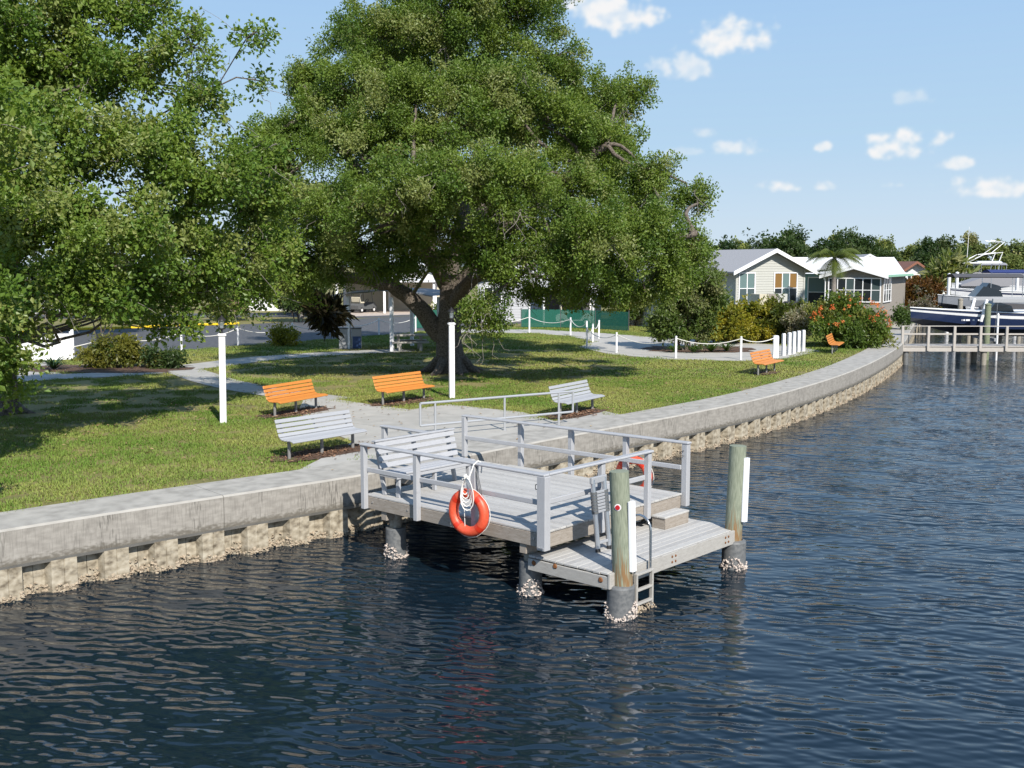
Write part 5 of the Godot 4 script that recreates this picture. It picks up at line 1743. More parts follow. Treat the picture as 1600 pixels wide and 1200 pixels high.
func lamp_post(at: Vector3, h: float, lean: float, label: String):
	var o := thing("lamp_post", label, "lamp post", at, 0.25)
	o.rotation.z = lean
	var m := MB.new()
	m.bx(Vector3(0, h / 2 - 0.05, 0), Vector3(0.17, h, 0.17), 0.012)
	part("post", m, M.white_rough, o)
	m = MB.new()
	m.bx(Vector3(0, h - 0.03, 0), Vector3(0.23, 0.05, 0.23), 0.015)
	m.bx(Vector3(0, h + 0.005, 0), Vector3(0.19, 0.02, 0.19), 0.008)
	part("cap", m, M.white_rough, o)
	m = MB.new()
	m.lathe([Vector2(0.05, h + 0.015), Vector2(0.03, h + 0.04), Vector2(0.025, h + 0.1), Vector2(0.08, h + 0.13), Vector2(0.085, h + 0.15)], 12)
	part("lantern_base", m, M.dark, o)
	for k in 4:
		var a := TAU * k / 4.0 + PI / 4
		m = MB.new()
		m.bar(Vector3(cos(a) * 0.075, h + 0.15, sin(a) * 0.075), Vector3(cos(a) * 0.10, h + 0.36, sin(a) * 0.10), 0.012, 0.012, 0.002)
		part("lantern_bar", m, M.dark, o)
	m = MB.new()
	m.lathe([Vector2(0.06, h + 0.155), Vector2(0.085, h + 0.355)], 10)
	part("lantern_glass", m, M.screen, o)
	m = MB.new()
	m.lathe([Vector2(0.125, h + 0.36), Vector2(0.12, h + 0.375), Vector2(0.05, h + 0.44), Vector2(0.02, h + 0.47), Vector2(0.0, h + 0.50)], 12)
	part("lantern_roof", m, M.dark, o)

func rope_between(o: Node3D, a: Vector3, b: Vector3, sag: float):
	var pts: Array = []
	var rad: Array = []
	for k in 13:
		var t := k / 12.0
		pts.append(a.lerp(b, t) - Vector3.UP * sag * 4.0 * t * (1.0 - t)); rad.append(0.02)
	var m := MB.new()
	m.tube(pts, rad, 6)
	part("rope", m, M.rope, o)

func rope_fence(label: String, posts: Array, skip := []):
	var o := thing("rope_fence", label, "fence")
	for i in posts.size():
		var p: Array = posts[i]
		var m := MB.new()
		m.bx(Vector3(0, p[2] / 2 - 0.05, 0), Vector3(0.09, p[2] + 0.1, 0.09), 0.012)
		m.lathe([Vector2(0.05, p[2]), Vector2(0.06, p[2] + 0.03), Vector2(0.0, p[2] + 0.06)], 8)
		part("post", m, M.white_rough, o, Vector3(p[0], 0, p[1]))
		if i > 0 and not (i in skip):
			var q: Array = posts[i - 1]
			var a := Vector3(q[0], minf(q[2], 1.0) - 0.05, q[1])
			var b := Vector3(p[0], minf(p[2], 1.0) - 0.05, p[1])
			rope_between(o, a, b, a.distance_to(b) * 0.085)

func make_fences():
	rope_fence("white posts with sagging rope curving round the paved circle", [[4.9, -60.9, 1.0], [4.33, -57.9, 0.95], [3.77, -54.4, 0.98], [4.96, -51.2, 0.92], [7.31, -48.1, 0.95], [10.06, -47.4, 0.98], [11.75, -48.35, 0.95]])
	rope_fence("white posts with rope along the strip walk before green netting", [[-3.6, -65.6, 1.0], [1.07, -66.4, 1.75], [3.46, -63.9, 1.0], [4.15, -60.0, 1.0]])
	rope_fence("white posts with rope along the asphalt street edge", [[-23.5, -46.0, 0.95], [-18.35, -49.6, 0.95], [-16.1, -52.6, 0.95], [-14.1, -55.6, 0.95], [-11.9, -58.6, 0.95], [-9.9, -61.4, 0.95], [-7.9, -64.2, 0.95], [-5.95, -66.8, 0.95]])
	var b: Node3D
	var spots := [[11.84, -48.42], [12.44, -49.43], [12.87, -50.1], [13.25, -50.75], [13.64, -51.4], [14.03, -52.0]]
	for i in 6:
		if i == 0:
			b = thing("bollard", "stout white square bollard where the rope fence ends", "bollard", Vector3(spots[0][0], 0, spots[0][1]), 0.3, "row of white bollards")
			var m := MB.new()
			m.bx(Vector3(0, 0.47, 0), Vector3(0.2, 1.0, 0.2), 0.015)
			part("post", m, M.white_rough, b)
			m = MB.new()
			m.bx(Vector3(0, 0.985, 0), Vector3(0.17, 0.03, 0.17), 0.012)
			part("cap", m, M.white, b)
		else:
			var c := copy_of(b, Vector3(spots[i][0], 0, spots[i][1]), 0.3, ["", "white bollard second from the end of rope fence", "white bollard third from the end of rope fence", "white bollard fourth from the end of rope fence", "white bollard fifth from the end of rope fence", "white bollard at flowering bush end of its row"][i])
			c.scale = Vector3(0.72, 1.03, 0.72)
	# pipe handrail on the paving
	var h := thing("pipe_handrail", "low grey two bar pipe handrail standing on the paving", "handrail")
	var A := Vector3(-2.2, 0, -25.7)
	var B := Vector3(1.6, 0, -28.2)
	for y in [0.87, 0.33]:
		var m := MB.new()
		m.tube([A + Vector3.UP * y, B + Vector3.UP * y], [0.03, 0.03], 10)
		part("rail", m, M.pipe, h)
	for p in [A, B]:
		var m := MB.new()
		m.tube([p + Vector3.UP * 0.33, p + Vector3.UP * 0.87], [0.029, 0.029], 10)
		part("end_bar", m, M.pipe, h)
	for t in [0.09, 0.53, 0.90]:
		var m := MB.new()
		var p := A.lerp(B, t)
		m.tube([p, p + Vector3.UP * 0.87], [0.028, 0.028], 10)
		part("post", m, M.pipe, h)
		m = MB.new()
		m.lathe([Vector2(0.06, 0.018), Vector2(0.06, 0.028), Vector2(0.0, 0.03)], 10)
		part("foot_plate", m, M.pipe, h, p)
	# white vinyl enclosure and green netting
	var e := thing("vinyl_enclosure", "white vinyl panel enclosure beside the street", "fence", Vector3(-20.4, 0, -46.9), 0.35)
	for x in [-1.15, 1.15]:
		for z in [0.0, -1.6]:
			var m := MB.new()
			m.bx(Vector3(x, 0.6, z), Vector3(0.13, 1.3, 0.13), 0.015)
			part("post", m, M.white, e)
	for i in 12:
		var m := MB.new()
		m.bx(Vector3(-0.99 + i * 0.18, 0.58, 0), Vector3(0.174, 0.95, 0.022), 0.004)
		part("panel_board", m, M.white, e)
	for y in [0.08, 1.1]:
		var m := MB.new()
		m.bx(Vector3(0, y, 0.0), Vector3(2.16, 0.12, 0.05), 0.008)
		part("panel_rail", m, M.white, e)
	for s in [-1.15, 1.15]:
		var m := MB.new()
		m.bx(Vector3(s, 0.58, -0.8), Vector3(0.03, 1.05, 1.46), 0.006)
		part("side_panel", m, M.white, e)
	var g := thing("green_netting", "dark green see-through netting fence before the golf cart", "fence")
	var line := [Vector3(-6.4, 0, -70.5), Vector3(-4.2, 0, -70.8), Vector3(0.6, 0, -71.6), Vector3(3.2, 0, -71.2), Vector3(5.4, 0, -70.0), Vector3(7.3, 0, -67.6)]
	for i in line.size():
		var m := MB.new()
		m.tube([line[i], line[i] + Vector3.UP * 1.3], [0.025, 0.025], 6)
		part("stake", m, M.darkgrey, g)
		if i > 0 and i != 2:
			m = MB.new()
			m.bar(line[i - 1] + Vector3.UP * 0.62, line[i] + Vector3.UP * 0.62, 0.006, 1.16, 0.001)
			part("net", m, M.green_net, g)

func make_shelter():
	var o := thing("picnic_shelter", "small open shelter on white posts beyond the oak", "shelter", Vector3(-5.9, 0, -53.5), -0.3)
	for p in [[-2.1, 0.6], [0.6, 1.5], [2.6, 0.4], [0.2, -2.0]]:
		var m := MB.new()
		m.bx(Vector3(p[0], 1.3, p[1]), Vector3(0.16, 2.6, 0.16), 0.012)
		part("post", m, M.white_rough, o)
	for k in 8:
		var m := MB.new()
		var x0 := -2.4 + k * 0.66
		var f := func(x: float) -> float: return 2.68 + 0.28 * (1.0 - pow((x - 0.24) / 2.7, 2.0))
		m.quad(Vector3(x0, f.call(x0), 1.9), Vector3(x0 + 0.65, f.call(x0 + 0.65), 1.9), Vector3(x0 + 0.65, f.call(x0 + 0.65), -2.3), Vector3(x0, f.call(x0), -2.3), Vector3.UP)
		m.quad(Vector3(x0, f.call(x0) - 0.06, 1.9), Vector3(x0 + 0.65, f.call(x0 + 0.65) - 0.06, 1.9), Vector3(x0 + 0.65, f.call(x0 + 0.65), 1.9), Vector3(x0, f.call(x0), 1.9), Vector3.BACK)
		part("roof_panel", m, M.shingle, o)
	var t := thing("picnic_table", "concrete picnic table with two fixed benches under shelter", "table", Vector3(-5.0, 0, -52.7), 0.15)
	var m := MB.new()
	m.bx(Vector3(0, 0.74, 0), Vector3(1.9, 0.08, 0.75), 0.015)
	part("table_top", m, M.concrete, t)
	for x in [-0.55, 0.55]:
		m = MB.new()
		m.prism(poly([[-0.3, 0], [0.3, 0], [0.12, 0.25], [0.12, 0.45], [0.3, 0.7], [-0.3, 0.7], [-0.12, 0.45], [-0.12, 0.25]]), 0.12, Transform3D(Basis(Vector3.UP, PI / 2), Vector3(x, 0, 0)))
		part("pedestal", m, M.concrete, t)
	for z in [-0.72, 0.72]:
		m = MB.new()
		m.bx(Vector3(0, 0.43, z), Vector3(1.8, 0.08, 0.3), 0.012)
		part("bench_top", m, M.concrete, t)
		for x in [-0.5, 0.5]:
			m = MB.new()
			m.bx(Vector3(x, 0.195, z), Vector3(0.14, 0.39, 0.24), 0.012)
			part("bench_leg", m, M.concrete, t)
	for k in 2:
		var b := thing("litter_bin", ["grey litter bin beside shelter post", "blue fronted litter bin beside shelter post"][k], "bin", Vector3(-8.35 + k * 0.62, 0, -53.7), 0.1)
		m = MB.new()
		m.bx(Vector3(0, 0.5, 0), Vector3(0.48, 1.0, 0.48), 0.02)
		part("casing", m, M.grey, b)
		m = MB.new()
		m.bx(Vector3(0, 1.02, 0), Vector3(0.52, 0.06, 0.52), 0.015)
		part("lid", m, M.darkgrey, b)
		if k == 1:
			m = MB.new()
			m.bx(Vector3(0.02, 0.32, 0.25), Vector3(0.4, 0.6, 0.02), 0.01)
			part("front_panel", m, M.blue_bin, b)
	# dark park grill near the white enclosure
	var s := thing("park_grill", "black box grill on a post behind the walk bed", "grill", Vector3(-18.0, 0, -48.2), 0.2)
	m = MB.new()
	m.bx(Vector3(0, 0.98, 0), Vector3(0.95, 0.3, 0.5), 0.03)
	part("fire_box", m, M.dark, s)
	m = MB.new()
	m.bx(Vector3(0.1, 0.42, 0), Vector3(0.3, 0.84, 0.3), 0.02)
	part("pedestal", m, M.grey, s)

func golf_cart(at: Vector3, turn: float, body: Material, label: String):
	var o := thing("golf_cart", label, "golf cart", at, turn)
	var m := MB.new()
	m.prism(poly([[-1.2, 0.3], [-1.22, 0.62], [-1.05, 0.78], [-0.55, 0.80], [-0.42, 0.55], [-0.3, 0.36], [0.42, 0.36], [0.62, 0.6], [0.8, 0.86], [1.0, 0.82], [1.22, 0.6], [1.2, 0.3]]), 1.1)
	part("body", m, body, o)
	for p in [[-0.78, 0.5], [-0.78, -0.5], [0.82, 0.5], [0.82, -0.5]]:
		m = MB.new()
		m.lathe([Vector2(0, -0.09), Vector2(0.2, -0.09), Vector2(0.23, -0.05), Vector2(0.23, 0.05), Vector2(0.2, 0.09), Vector2(0, 0.09)], 16, Transform3D(Basis(Vector3.RIGHT, PI / 2), Vector3(p[0], 0.23, p[1] * 1.02)))
		var w := part("wheel", m, M.dark, o)
		m = MB.new()
		m.lathe([Vector2(0, 0.1), Vector2(0.1, 0.1), Vector2(0.12, 0.092)], 10, Transform3D(Basis(Vector3.RIGHT, PI / 2 if p[1] > 0 else -PI / 2), Vector3(p[0], 0.23, p[1] * 1.02)))
		part("hub_cap", m, M.hull_white, w)
	m = MB.new()
	m.bx(Vector3(-0.55, 0.86, 0), Vector3(0.5, 0.14, 1.0), 0.04)
	part("seat", m, M.beige, o)
	m = MB.new()
	m.box(Transform3D(Basis(Vector3.BACK, 0.15), Vector3(-0.85, 1.12, 0)), Vector3(0.1, 0.45, 1.0), 0.03)
	part("backrest", m, M.beige, o)
	for p in [[-1.0, 0.5], [-1.0, -0.5], [0.78, 0.5], [0.78, -0.5]]:
		m = MB.new()
		m.tube([Vector3(p[0], 0.75, p[1]), Vector3(p[0] * 0.78, 1.82, p[1])], [0.022, 0.022], 6)
		part("roof_post", m, M.darkgrey, o)
	m = MB.new()
	m.bx(Vector3(-0.08, 1.86, 0), Vector3(1.75, 0.09, 1.15), 0.04)
	part("roof", m, body, o)
	m = MB.new()
	m.tube([Vector3(0.55, 0.8, 0.25), Vector3(0.3, 1.02, 0.25)], [0.02, 0.02], 6)
	m.lathe([Vector2(0.14, -0.015), Vector2(0.17, -0.015), Vector2(0.17, 0.015), Vector2(0.14, 0.015)], 14, Transform3D(Basis(Vector3.BACK, 0.9), Vector3(0.3, 1.02, 0.25)))
	part("steering_wheel", m, M.dark, o)

# ---------------------------------------------------------------- houses
func lap_siding(parent: Node, outline: Callable, half: float, y0: float, y1: float, z: float, pitch: float, m: Material):
	# boards lapping over each other; outline gives the half width at a height
	var mb := MB.new()
	var y := y0
	while y < y1 - 0.02:
		var e := minf(y + pitch, y1)
		var w0: float = outline.call(y)
		var w1: float = outline.call(e)
		mb.quad(Vector3(-w0, y, z + 0.022), Vector3(w0, y, z + 0.022), Vector3(w1, e, z + 0.002), Vector3(-w1, e, z + 0.002), Vector3.BACK)
		mb.quad(Vector3(-w0, y, z), Vector3(w0, y, z), Vector3(w0, y, z + 0.022), Vector3(-w0, y, z + 0.022), Vector3.DOWN)
		y = e
	part("lap_siding", mb, m, parent).set_meta("kind", "stuff")

func window_on(parent: Node, c: Vector3, w: float, h: float, cols: int, rows: int, panes: Array, deep := 0.05):
	# c: middle of the window on a wall that faces +z
	var f := MB.new()
	var t := 0.07
	f.bx(c + Vector3(0, h / 2 + t / 2, deep / 2), Vector3(w + 2 * t, t, deep), 0.004)
	f.bx(c + Vector3(0, -h / 2 - t / 2, deep / 2 + 0.01), Vector3(w + 2 * t, t, deep + 0.03), 0.004)
	f.bx(c + Vector3(-w / 2 - t / 2, 0, deep / 2), Vector3(t, h - 0.002, deep), 0.004)
	f.bx(c + Vector3(w / 2 + t / 2, 0, deep / 2), Vector3(t, h - 0.002, deep), 0.004)
	for i in range(1, cols): f.bx(c + Vector3(-w / 2 + w * i / cols, 0, deep / 2), Vector3(t * 0.8, h - 0.002, deep - 0.006), 0.003)
	for j in range(1, rows): f.bx(c + Vector3(0, -h / 2 + h * j / rows, deep / 2 - 0.005), Vector3(w - 0.002, t * 0.6, deep - 0.014), 0.003)
	var fr := part("window", f, M.white, parent)
	for i in cols:
		for j in rows:
			var p := MB.new()
			p.bx(c + Vector3(-w / 2 + w * (i + 0.5) / cols, -h / 2 + h * (j + 0.5) / rows, 0.012), Vector3(w / cols - t * 0.5, h / rows - t * 0.4, 0.012), 0.001)
			part("pane", p, panes[(i + j * cols) % panes.size()], fr)

func gable_house(called: String, label: String, at: Vector3, turn: float, w: float, depth: float, eave: float, peak: float, wall: Material, roof: Material, over := 0.45, fascia: Material = null) -> Node3D:
	# gable faces +z at z = 0; the ridge runs back along -z
	var o := thing(called, label, "house", at, turn)
	var hw := w / 2
	var m := MB.new()
	m.prism(poly([[-hw, 0], [hw, 0], [hw, eave], [0, peak], [-hw, eave]]), depth, Transform3D(Basis(), Vector3(0, 0, -depth / 2)))
	part("wall", m, wall, o)
	var sl := (peak - eave) / hw
	var th := 0.10
	for s in [-1.0, 1.0]:
		m = MB.new()
		var x1 := (hw + over)
		var y1 := eave - sl * over
		var q := poly([[0, peak + 0.015], [s * x1, y1 + 0.015], [s * x1, y1 + th], [0, peak + th + 0.02]])
		m.prism(q, depth + over * 2, Transform3D(Basis(), Vector3(0, 0, -depth / 2)))
		var r := part("roof", m, roof, o)
		m = MB.new()
		m.prism(poly([[0, peak - 0.09], [s * (x1 + 0.02), y1 - 0.10], [s * (x1 + 0.02), y1 + th + 0.02], [0, peak + th + 0.04]]), 0.05, Transform3D(Basis(), Vector3(0, 0, over + 0.028)))
		part("fascia", m, fascia if fascia else M.white, r)
	return o

func make_houses():
	# sage house with grey shingles
	var h := gable_house("sage_house", "sage lap sided house with grey shingle gable roof", Vector3(15.35, 0, -64.5), 0.42, 5.0, 14.0, 3.85, 4.95, M.siding, M.shingle, 0.5)
	lap_siding(h, func(y): return 2.5 if y < 3.85 else 2.5 * (4.95 - y) / 1.1, 2.5, 0.6, 4.92, 0.0, 0.15, M.siding)
	window_on(h, Vector3(-1.72, 2.75, 0.02), 1.05, 1.75, 2, 2, [M.glass, M.glass, M.glass_green, M.glass_green])
	window_on(h, Vector3(1.08, 2.75, 0.02), 1.6, 1.75, 3, 2, [M.glass_dark, M.glass_green, M.glass_dark, M.glass_amber, M.glass_green, M.glass_amber])
	for x in [-2.46, 2.46]:
		var m := MB.new()
		m.bx(Vector3(x, 2.0, 0.02), Vector3(0.11, 3.6, 0.07), 0.004)
		part("corner_board", m, M.siding, h)
	var u := thing("utility_enclosure", "beige panelled utility enclosure in front of sage house", "enclosure", Vector3(14.6, 0, -61.6), 0.35)
	for i in 3:
		var m := MB.new()
		m.bx(Vector3(-0.62 + i * 0.62, 1.25, 0), Vector3(0.6, 2.5, 0.9), 0.01)
		part("panel", m, [M.beige, M.siding_brown, M.siding][i], u)
	var gl := thing("gas_grill", "black covered gas grill beside beige enclosure", "grill", Vector3(15.5, 0, -60.2), 0.3)
	var gm := MB.new()
	gm.bx(Vector3(0, 1.95, 0), Vector3(0.85, 0.35, 0.5), 0.08)
	part("hood", gm, M.dark, gl)
	gm = MB.new()
	gm.bx(Vector3(0, 0.88, 0), Vector3(0.7, 1.76, 0.45), 0.02)
	part("cabinet", gm, M.darkgrey, gl)
	# sunroom house
	var s := gable_house("sunroom_house", "low white roofed house with a wall of sunroom windows", Vector3(22.2, 0, -70.4), -0.5, 3.5, 9.0, 3.45, 3.95, M.siding_brown, M.roof_white, 0.4)
	window_on(s, Vector3(0.0, 2.5, 0.02), 3.2, 1.45, 6, 2, [M.glass_dark, M.glass_dark, M.glass, M.glass_dark, M.glass_dark, M.glass])
	var side := Node3D.new()
	side.name = "side_windows"
	s.add_child(side)
	side.position = Vector3(1.75, 0, -1.6)
	side.rotation.y = PI / 2
	window_on(side, Vector3(0.0, 2.5, 0.02), 2.6, 1.45, 3, 2, [M.glass_dark, M.glass])
	var lw := MB.new()
	lw.bx(Vector3(-3.2, 1.75, -3.2), Vector3(2.8, 3.5, 3.4), 0.01)
	var wing := part("wing", lw, M.siding_teal, s)
	window_on(wing, Vector3(-2.75, 2.3, -1.49), 1.1, 1.9, 1, 2, [M.glass_dark, M.glass_green])
	lw = MB.new()
	lw.box(Transform3D(Basis(Vector3.BACK, 0.10), Vector3(-3.2, 3.72, -2.8)), Vector3(3.4, 0.1, 5.6), 0.01)
	part("wing_roof", lw, M.roof_white, s)
	lw = MB.new()
	lw.bar(Vector3(2.2, 3.42, 0.44), Vector3(2.2, 3.42, -9.4), 0.06, 0.16, 0.01)
	part("eave_board", lw, M.roof_green, s)
	lw = MB.new()
	lw.tube([Vector3(-1.9, 3.3, 0.3), Vector3(-1.85, 3.05, 0.1), Vector3(-1.84, 0.0, 0.1)], [0.045, 0.045, 0.045], 8)
	part("downpipe", lw, M.white, s)
	# white roofed houses behind
	var w1 := gable_house("white_house", "white house with broad pale roof behind the sunroom", Vector3(30.3, 0, -88.0), 1.5, 7.0, 11.0, 3.3, 4.6, M.siding_white, M.roof_white, 0.5)
	window_on(w1, Vector3(0, 1.9, 0.02), 2.4, 1.2, 3, 1, [M.glass_dark, M.glass])
	var w2 := gable_house("white_house", "white gabled house with grey roof beside brown gable", Vector3(34.4, 0, -105.0), -0.1, 4.6, 9.0, 3.8, 5.0, M.siding_white, M.shingle, 0.5)
	window_on(w2, Vector3(0, 2.2, 0.02), 2.0, 1.2, 2, 1, [M.glass_dark])
	var b := gable_house("brown_gabled_house", "small house with reddish brown gable roof by canal", Vector3(37.3, 0, -100.5), -0.12, 2.9, 7.0, 3.3, 4.3, M.siding_white, M.roof_brown, 0.5, M.roof_brown)
	window_on(b, Vector3(0, 2.4, 0.02), 2.3, 1.5, 3, 1, [M.glass_dark, M.glass_amber])
	# houses across the street
	var a := gable_house("carport_house", "long pale house with white roof across the street", Vector3(-9.0, 0, -102.0), 0.05, 8.0, 10.0, 3.0, 4.2, M.siding_white, M.roof_white, 0.5)
	window_on(a, Vector3(2.4, 1.7, 0.02), 1.4, 1.1, 2, 1, [M.glass_dark])
	var cp := thing("carport", "open white carport on slim posts with a golf cart", "carport", Vector3(-11.0, 0, -95.5), 0.05)
	for x in [-4.0, 0.0, 4.2]:
		for z in [3.4, -3.0]:
			var m := MB.new()
			m.bx(Vector3(x, 1.3, z), Vector3(0.2, 2.6, 0.2), 0.02)
			part("post", m, M.white, cp)
	var cm := MB.new()
	cm.bx(Vector3(0, 2.72, 0), Vector3(9.2, 0.2, 7.4), 0.02)
	part("roof", cm, M.roof_white, cp)
	cm = MB.new()
	cm.bx(Vector3(0.3, 1.25, -3.3), Vector3(9.0, 2.5, 0.15), 0.01)
	part("back_wall", cm, M.beige, cp)
	golf_cart(Vector3(-12.9, 0.02, -93.6), 1.0, M.darkgrey, "dark golf cart parked under the white carport")
	var g := gable_house("grey_house", "grey lap sided house behind the green netting", Vector3(2.0, 0, -79.0), 0.0, 9.0, 10.0, 3.2, 4.3, M.siding_grey, M.roof_white, 0.5)
	lap_siding(g, func(y): return 4.5 if y < 3.2 else 4.5 * (4.3 - y) / 1.1, 4.5, 0.1, 4.25, 0.0, 0.2, M.siding_grey)
	window_on(g, Vector3(3.2, 1.75, 0.02), 1.5, 1.2, 2, 1, [M.glass, M.screen])
	window_on(g, Vector3(-3.4, 1.9, 0.02), 1.2, 1.1, 2, 1, [M.glass_dark])
	var gp := thing("cart_canopy", "flat white canopy sheltering the white golf cart", "canopy", Vector3(3.9, 0, -75.8))
	for x in [-1.7, 1.7]:
		for z in [1.2, -1.6]:
			var m := MB.new()
			m.bx(Vector3(x, 1.2, z), Vector3(0.12, 2.4, 0.12), 0.01)
			part("post", m, M.white, gp)
	cm = MB.new()
	cm.bx(Vector3(0, 2.5, -0.2), Vector3(4.0, 0.16, 3.6), 0.02)
	part("roof", cm, M.roof_white, gp)
	cm = MB.new()
	cm.bx(Vector3(0, 1.2, -1.75), Vector3(3.5, 2.3, 0.08), 0.01)
	part("back_screen", cm, M.canvas_dark, gp)
	golf_cart(Vector3(4.2, 0.02, -74.3), 0.0, M.hull_white, "white golf cart parked behind the green netting")
	var l1 := gable_house("grey_house", "grey house with white porch posts beyond the island", Vector3(-36.0, 0, -92.0), 0.3, 9.0, 10.0, 3.1, 4.4, M.siding_grey, M.roof_white, 0.6)
	for x in [-4.2, -1.4, 1.4, 4.2]:
		var m := MB.new()
		m.bx(Vector3(x, 1.45, 1.8), Vector3(0.22, 2.9, 0.22), 0.02)
		part("porch_post", m, M.white, l1)
	cm = MB.new()
	cm.bx(Vector3(0, 2.98, 0.95), Vector3(9.4, 0.14, 2.3), 0.02)
	part("porch_roof", cm, M.roof_white, l1)
	window_on(l1, Vector3(-2.0, 1.7, 0.02), 1.8, 1.2, 2, 1, [M.glass_dark])
	window_on(l1, Vector3(2.2, 1.7, 0.02), 1.8, 1.2, 2, 1, [M.glass_dark])
	var l2 := gable_house("white_house", "white house with teal shutters across the street", Vector3(-22.5, 0, -97.0), 0.1, 8.0, 10.0, 3.1, 4.3, M.siding_white, M.roof_white, 0.5)
	window_on(l2, Vector3(-2.0, 1.8, 0.02), 1.5, 1.2, 2, 1, [M.glass_dark])
	window_on(l2, Vector3(1.8, 1.8, 0.02), 1.5, 1.2, 2, 1, [M.glass_dark])
	for x in [-3.1, -0.9, 0.7, 2.9]:
		var m := MB.new()
		m.bx(Vector3(x, 1.8, 0.03), Vector3(0.36, 1.3, 0.05), 0.006)
		part("shutter", m, M.siding_teal, l2)
	# small things by the sunroom
	var k := thing("kayak", "yellow kayak lying on the grass by canal walk", "kayak", Vector3(25.8, 0.0, -75.4), 0.5)
	var km := MB.new()
	km.lathe([Vector2(0.0, -1.4), Vector2(0.2, -0.9), Vector2(0.33, 0.0), Vector2(0.2, 0.9), Vector2(0.0, 1.4)], 12, Transform3D(Basis(Vector3.BACK, PI / 2).scaled(Vector3(1, 0.7, 1)), Vector3(0, 0.24, 0)))
	part("hull", km, M.yellow, k)
	km = MB.new()
	km.bx(Vector3(0, 0.44, 0), Vector3(0.8, 0.06, 0.3), 0.02)
	part("cockpit", km, M.dark, k)
	var wb := thing("planter_box", "low white planter box beside yellow kayak", "planter", Vector3(24.2, 0, -74.2), 0.2)
	km = MB.new()
	km.bx(Vector3(0, 0.25, 0), Vector3(2.2, 0.5, 0.7), 0.02)
	part("box", km, M.white_rough, wb)
	km = MB.new()
	km.bx(Vector3(0, 0.51, 0), Vector3(2.0, 0.04, 0.5), 0.01)
	part("soil", km, M.mulch, wb)
	for i in 2:
		var p := thing("flower_pot", ["blue glazed pot on the canal side grass", "dark blue pot next to canal walk edge"][i], "pot", Vector3(27.6 + i * 1.0, 0, -76.4 - i * 2.2))
		km = MB.new()
		km.lathe([Vector2(0.0, 0.0), Vector2(0.22, 0.0), Vector2(0.33, 0.5), Vector2(0.30, 0.52), Vector2(0.0, 0.46)], 14)
		part("pot", km, M.canvas_blue, p)

# ---------------------------------------------------------------- boats and pier
func boat(called: String, label: String, at: Vector3, turn: float, L: float, B: float, H: float, side: Material, stripe: Material, group := "") -> Node3D:
	# bow towards -x, keel at y = 0
	var o := thing(called, label, "boat", at, turn, group)
	var st: Array = []
	var n := 14
	for i in n + 1:
		var t := float(i) / n
		var w := B * 0.5 * pow(sin(minf(t * 1.25, 1.0) * PI / 2), 0.75)
		var sheer := H * (1.0 + 0.22 * pow(1.0 - t, 2.0))
		var keel := H * 0.62 * pow(maxf(0.0, 1.0 - t * 2.4), 1.6)
		var chine := lerpf(H * 0.78, H * 0.34, minf(t * 1.8, 1.0))
		var x := -L / 2 + L * t
		st.append([Vector3(x + 0.0, keel, 0), Vector3(x, chine, w * 0.80), Vector3(x - 0.02, lerpf(chine, sheer, 0.62), w * 0.94), Vector3(x - 0.03, lerpf(chine, sheer, 0.80), w * 0.97), Vector3(x - 0.05, sheer, w)])
	var names := ["bottom", "hull_side", "stripe", "sheer_band"]
	var mats := [M.bottom, side, stripe, side]
	for k in 4:
		var m := MB.new()
		for i in n:
			for s in [-1.0, 1.0]:
				var a: Vector3 = st[i][k] * Vector3(1, 1, s)
				var b: Vector3 = st[i + 1][k] * Vector3(1, 1, s)
				var c: Vector3 = st[i + 1][k + 1] * Vector3(1, 1, s)
				var d: Vector3 = st[i][k + 1] * Vector3(1, 1, s)
				m.quad(a, b, c, d, Vector3(-0.1, -0.2, s))
		part(names[k], m, mats[k], o)
	var dk := MB.new()
	for i in n:
		var rise0 := 0.06 * sin(PI * i / n)
		var rise1 := 0.06 * sin(PI * (i + 1) / n)
		for s in [-1.0, 1.0]:
			var a: Vector3 = st[i][4] * Vector3(1, 1, s)
			var b: Vector3 = st[i + 1][4] * Vector3(1, 1, s)
			dk.quad(a, b, Vector3(b.x, b.y + rise1, 0), Vector3(a.x, a.y + rise0, 0), Vector3.UP)
	for k in 4:
		for s in [-1.0, 1.0]:
			dk.tri(st[n][0] + Vector3.UP * H * 0.4, st[n][k] * Vector3(1, 1, s), st[n][k + 1] * Vector3(1, 1, s), Vector3.RIGHT)
	part("deck", dk, M.hull_white, o)
	var rub := MB.new()
	for s in [-1.0, 1.0]:
		var pts: Array = []
		var rad: Array = []
		for i in n + 1:
			pts.append(st[i][4] * Vector3(1, 1, s)); rad.append(0.035)
		rub.tube(pts, rad, 6)
	part("rub_rail", rub, M.hull_white, o)
	return o

func windshield(o: Node3D, x: float, y: float, w: float, h: float):
	var m := MB.new()
	m.quad(Vector3(x, y, -w / 2), Vector3(x, y, w / 2), Vector3(x + h * 0.8, y + h, w * 0.42), Vector3(x + h * 0.8, y + h, -w * 0.42), Vector3(-1, 0.6, 0))
	for s in [-1.0, 1.0]:
		m.quad(Vector3(x, y, s * w / 2), Vector3(x + h * 2.4, y, s * w / 2), Vector3(x + h * 2.2, y + h * 0.6, s * w * 0.44), Vector3(x + h * 0.8, y + h, s * w * 0.42), Vector3(0, 0.2, s))
	part("windshield", m, M.glass_dark, o)

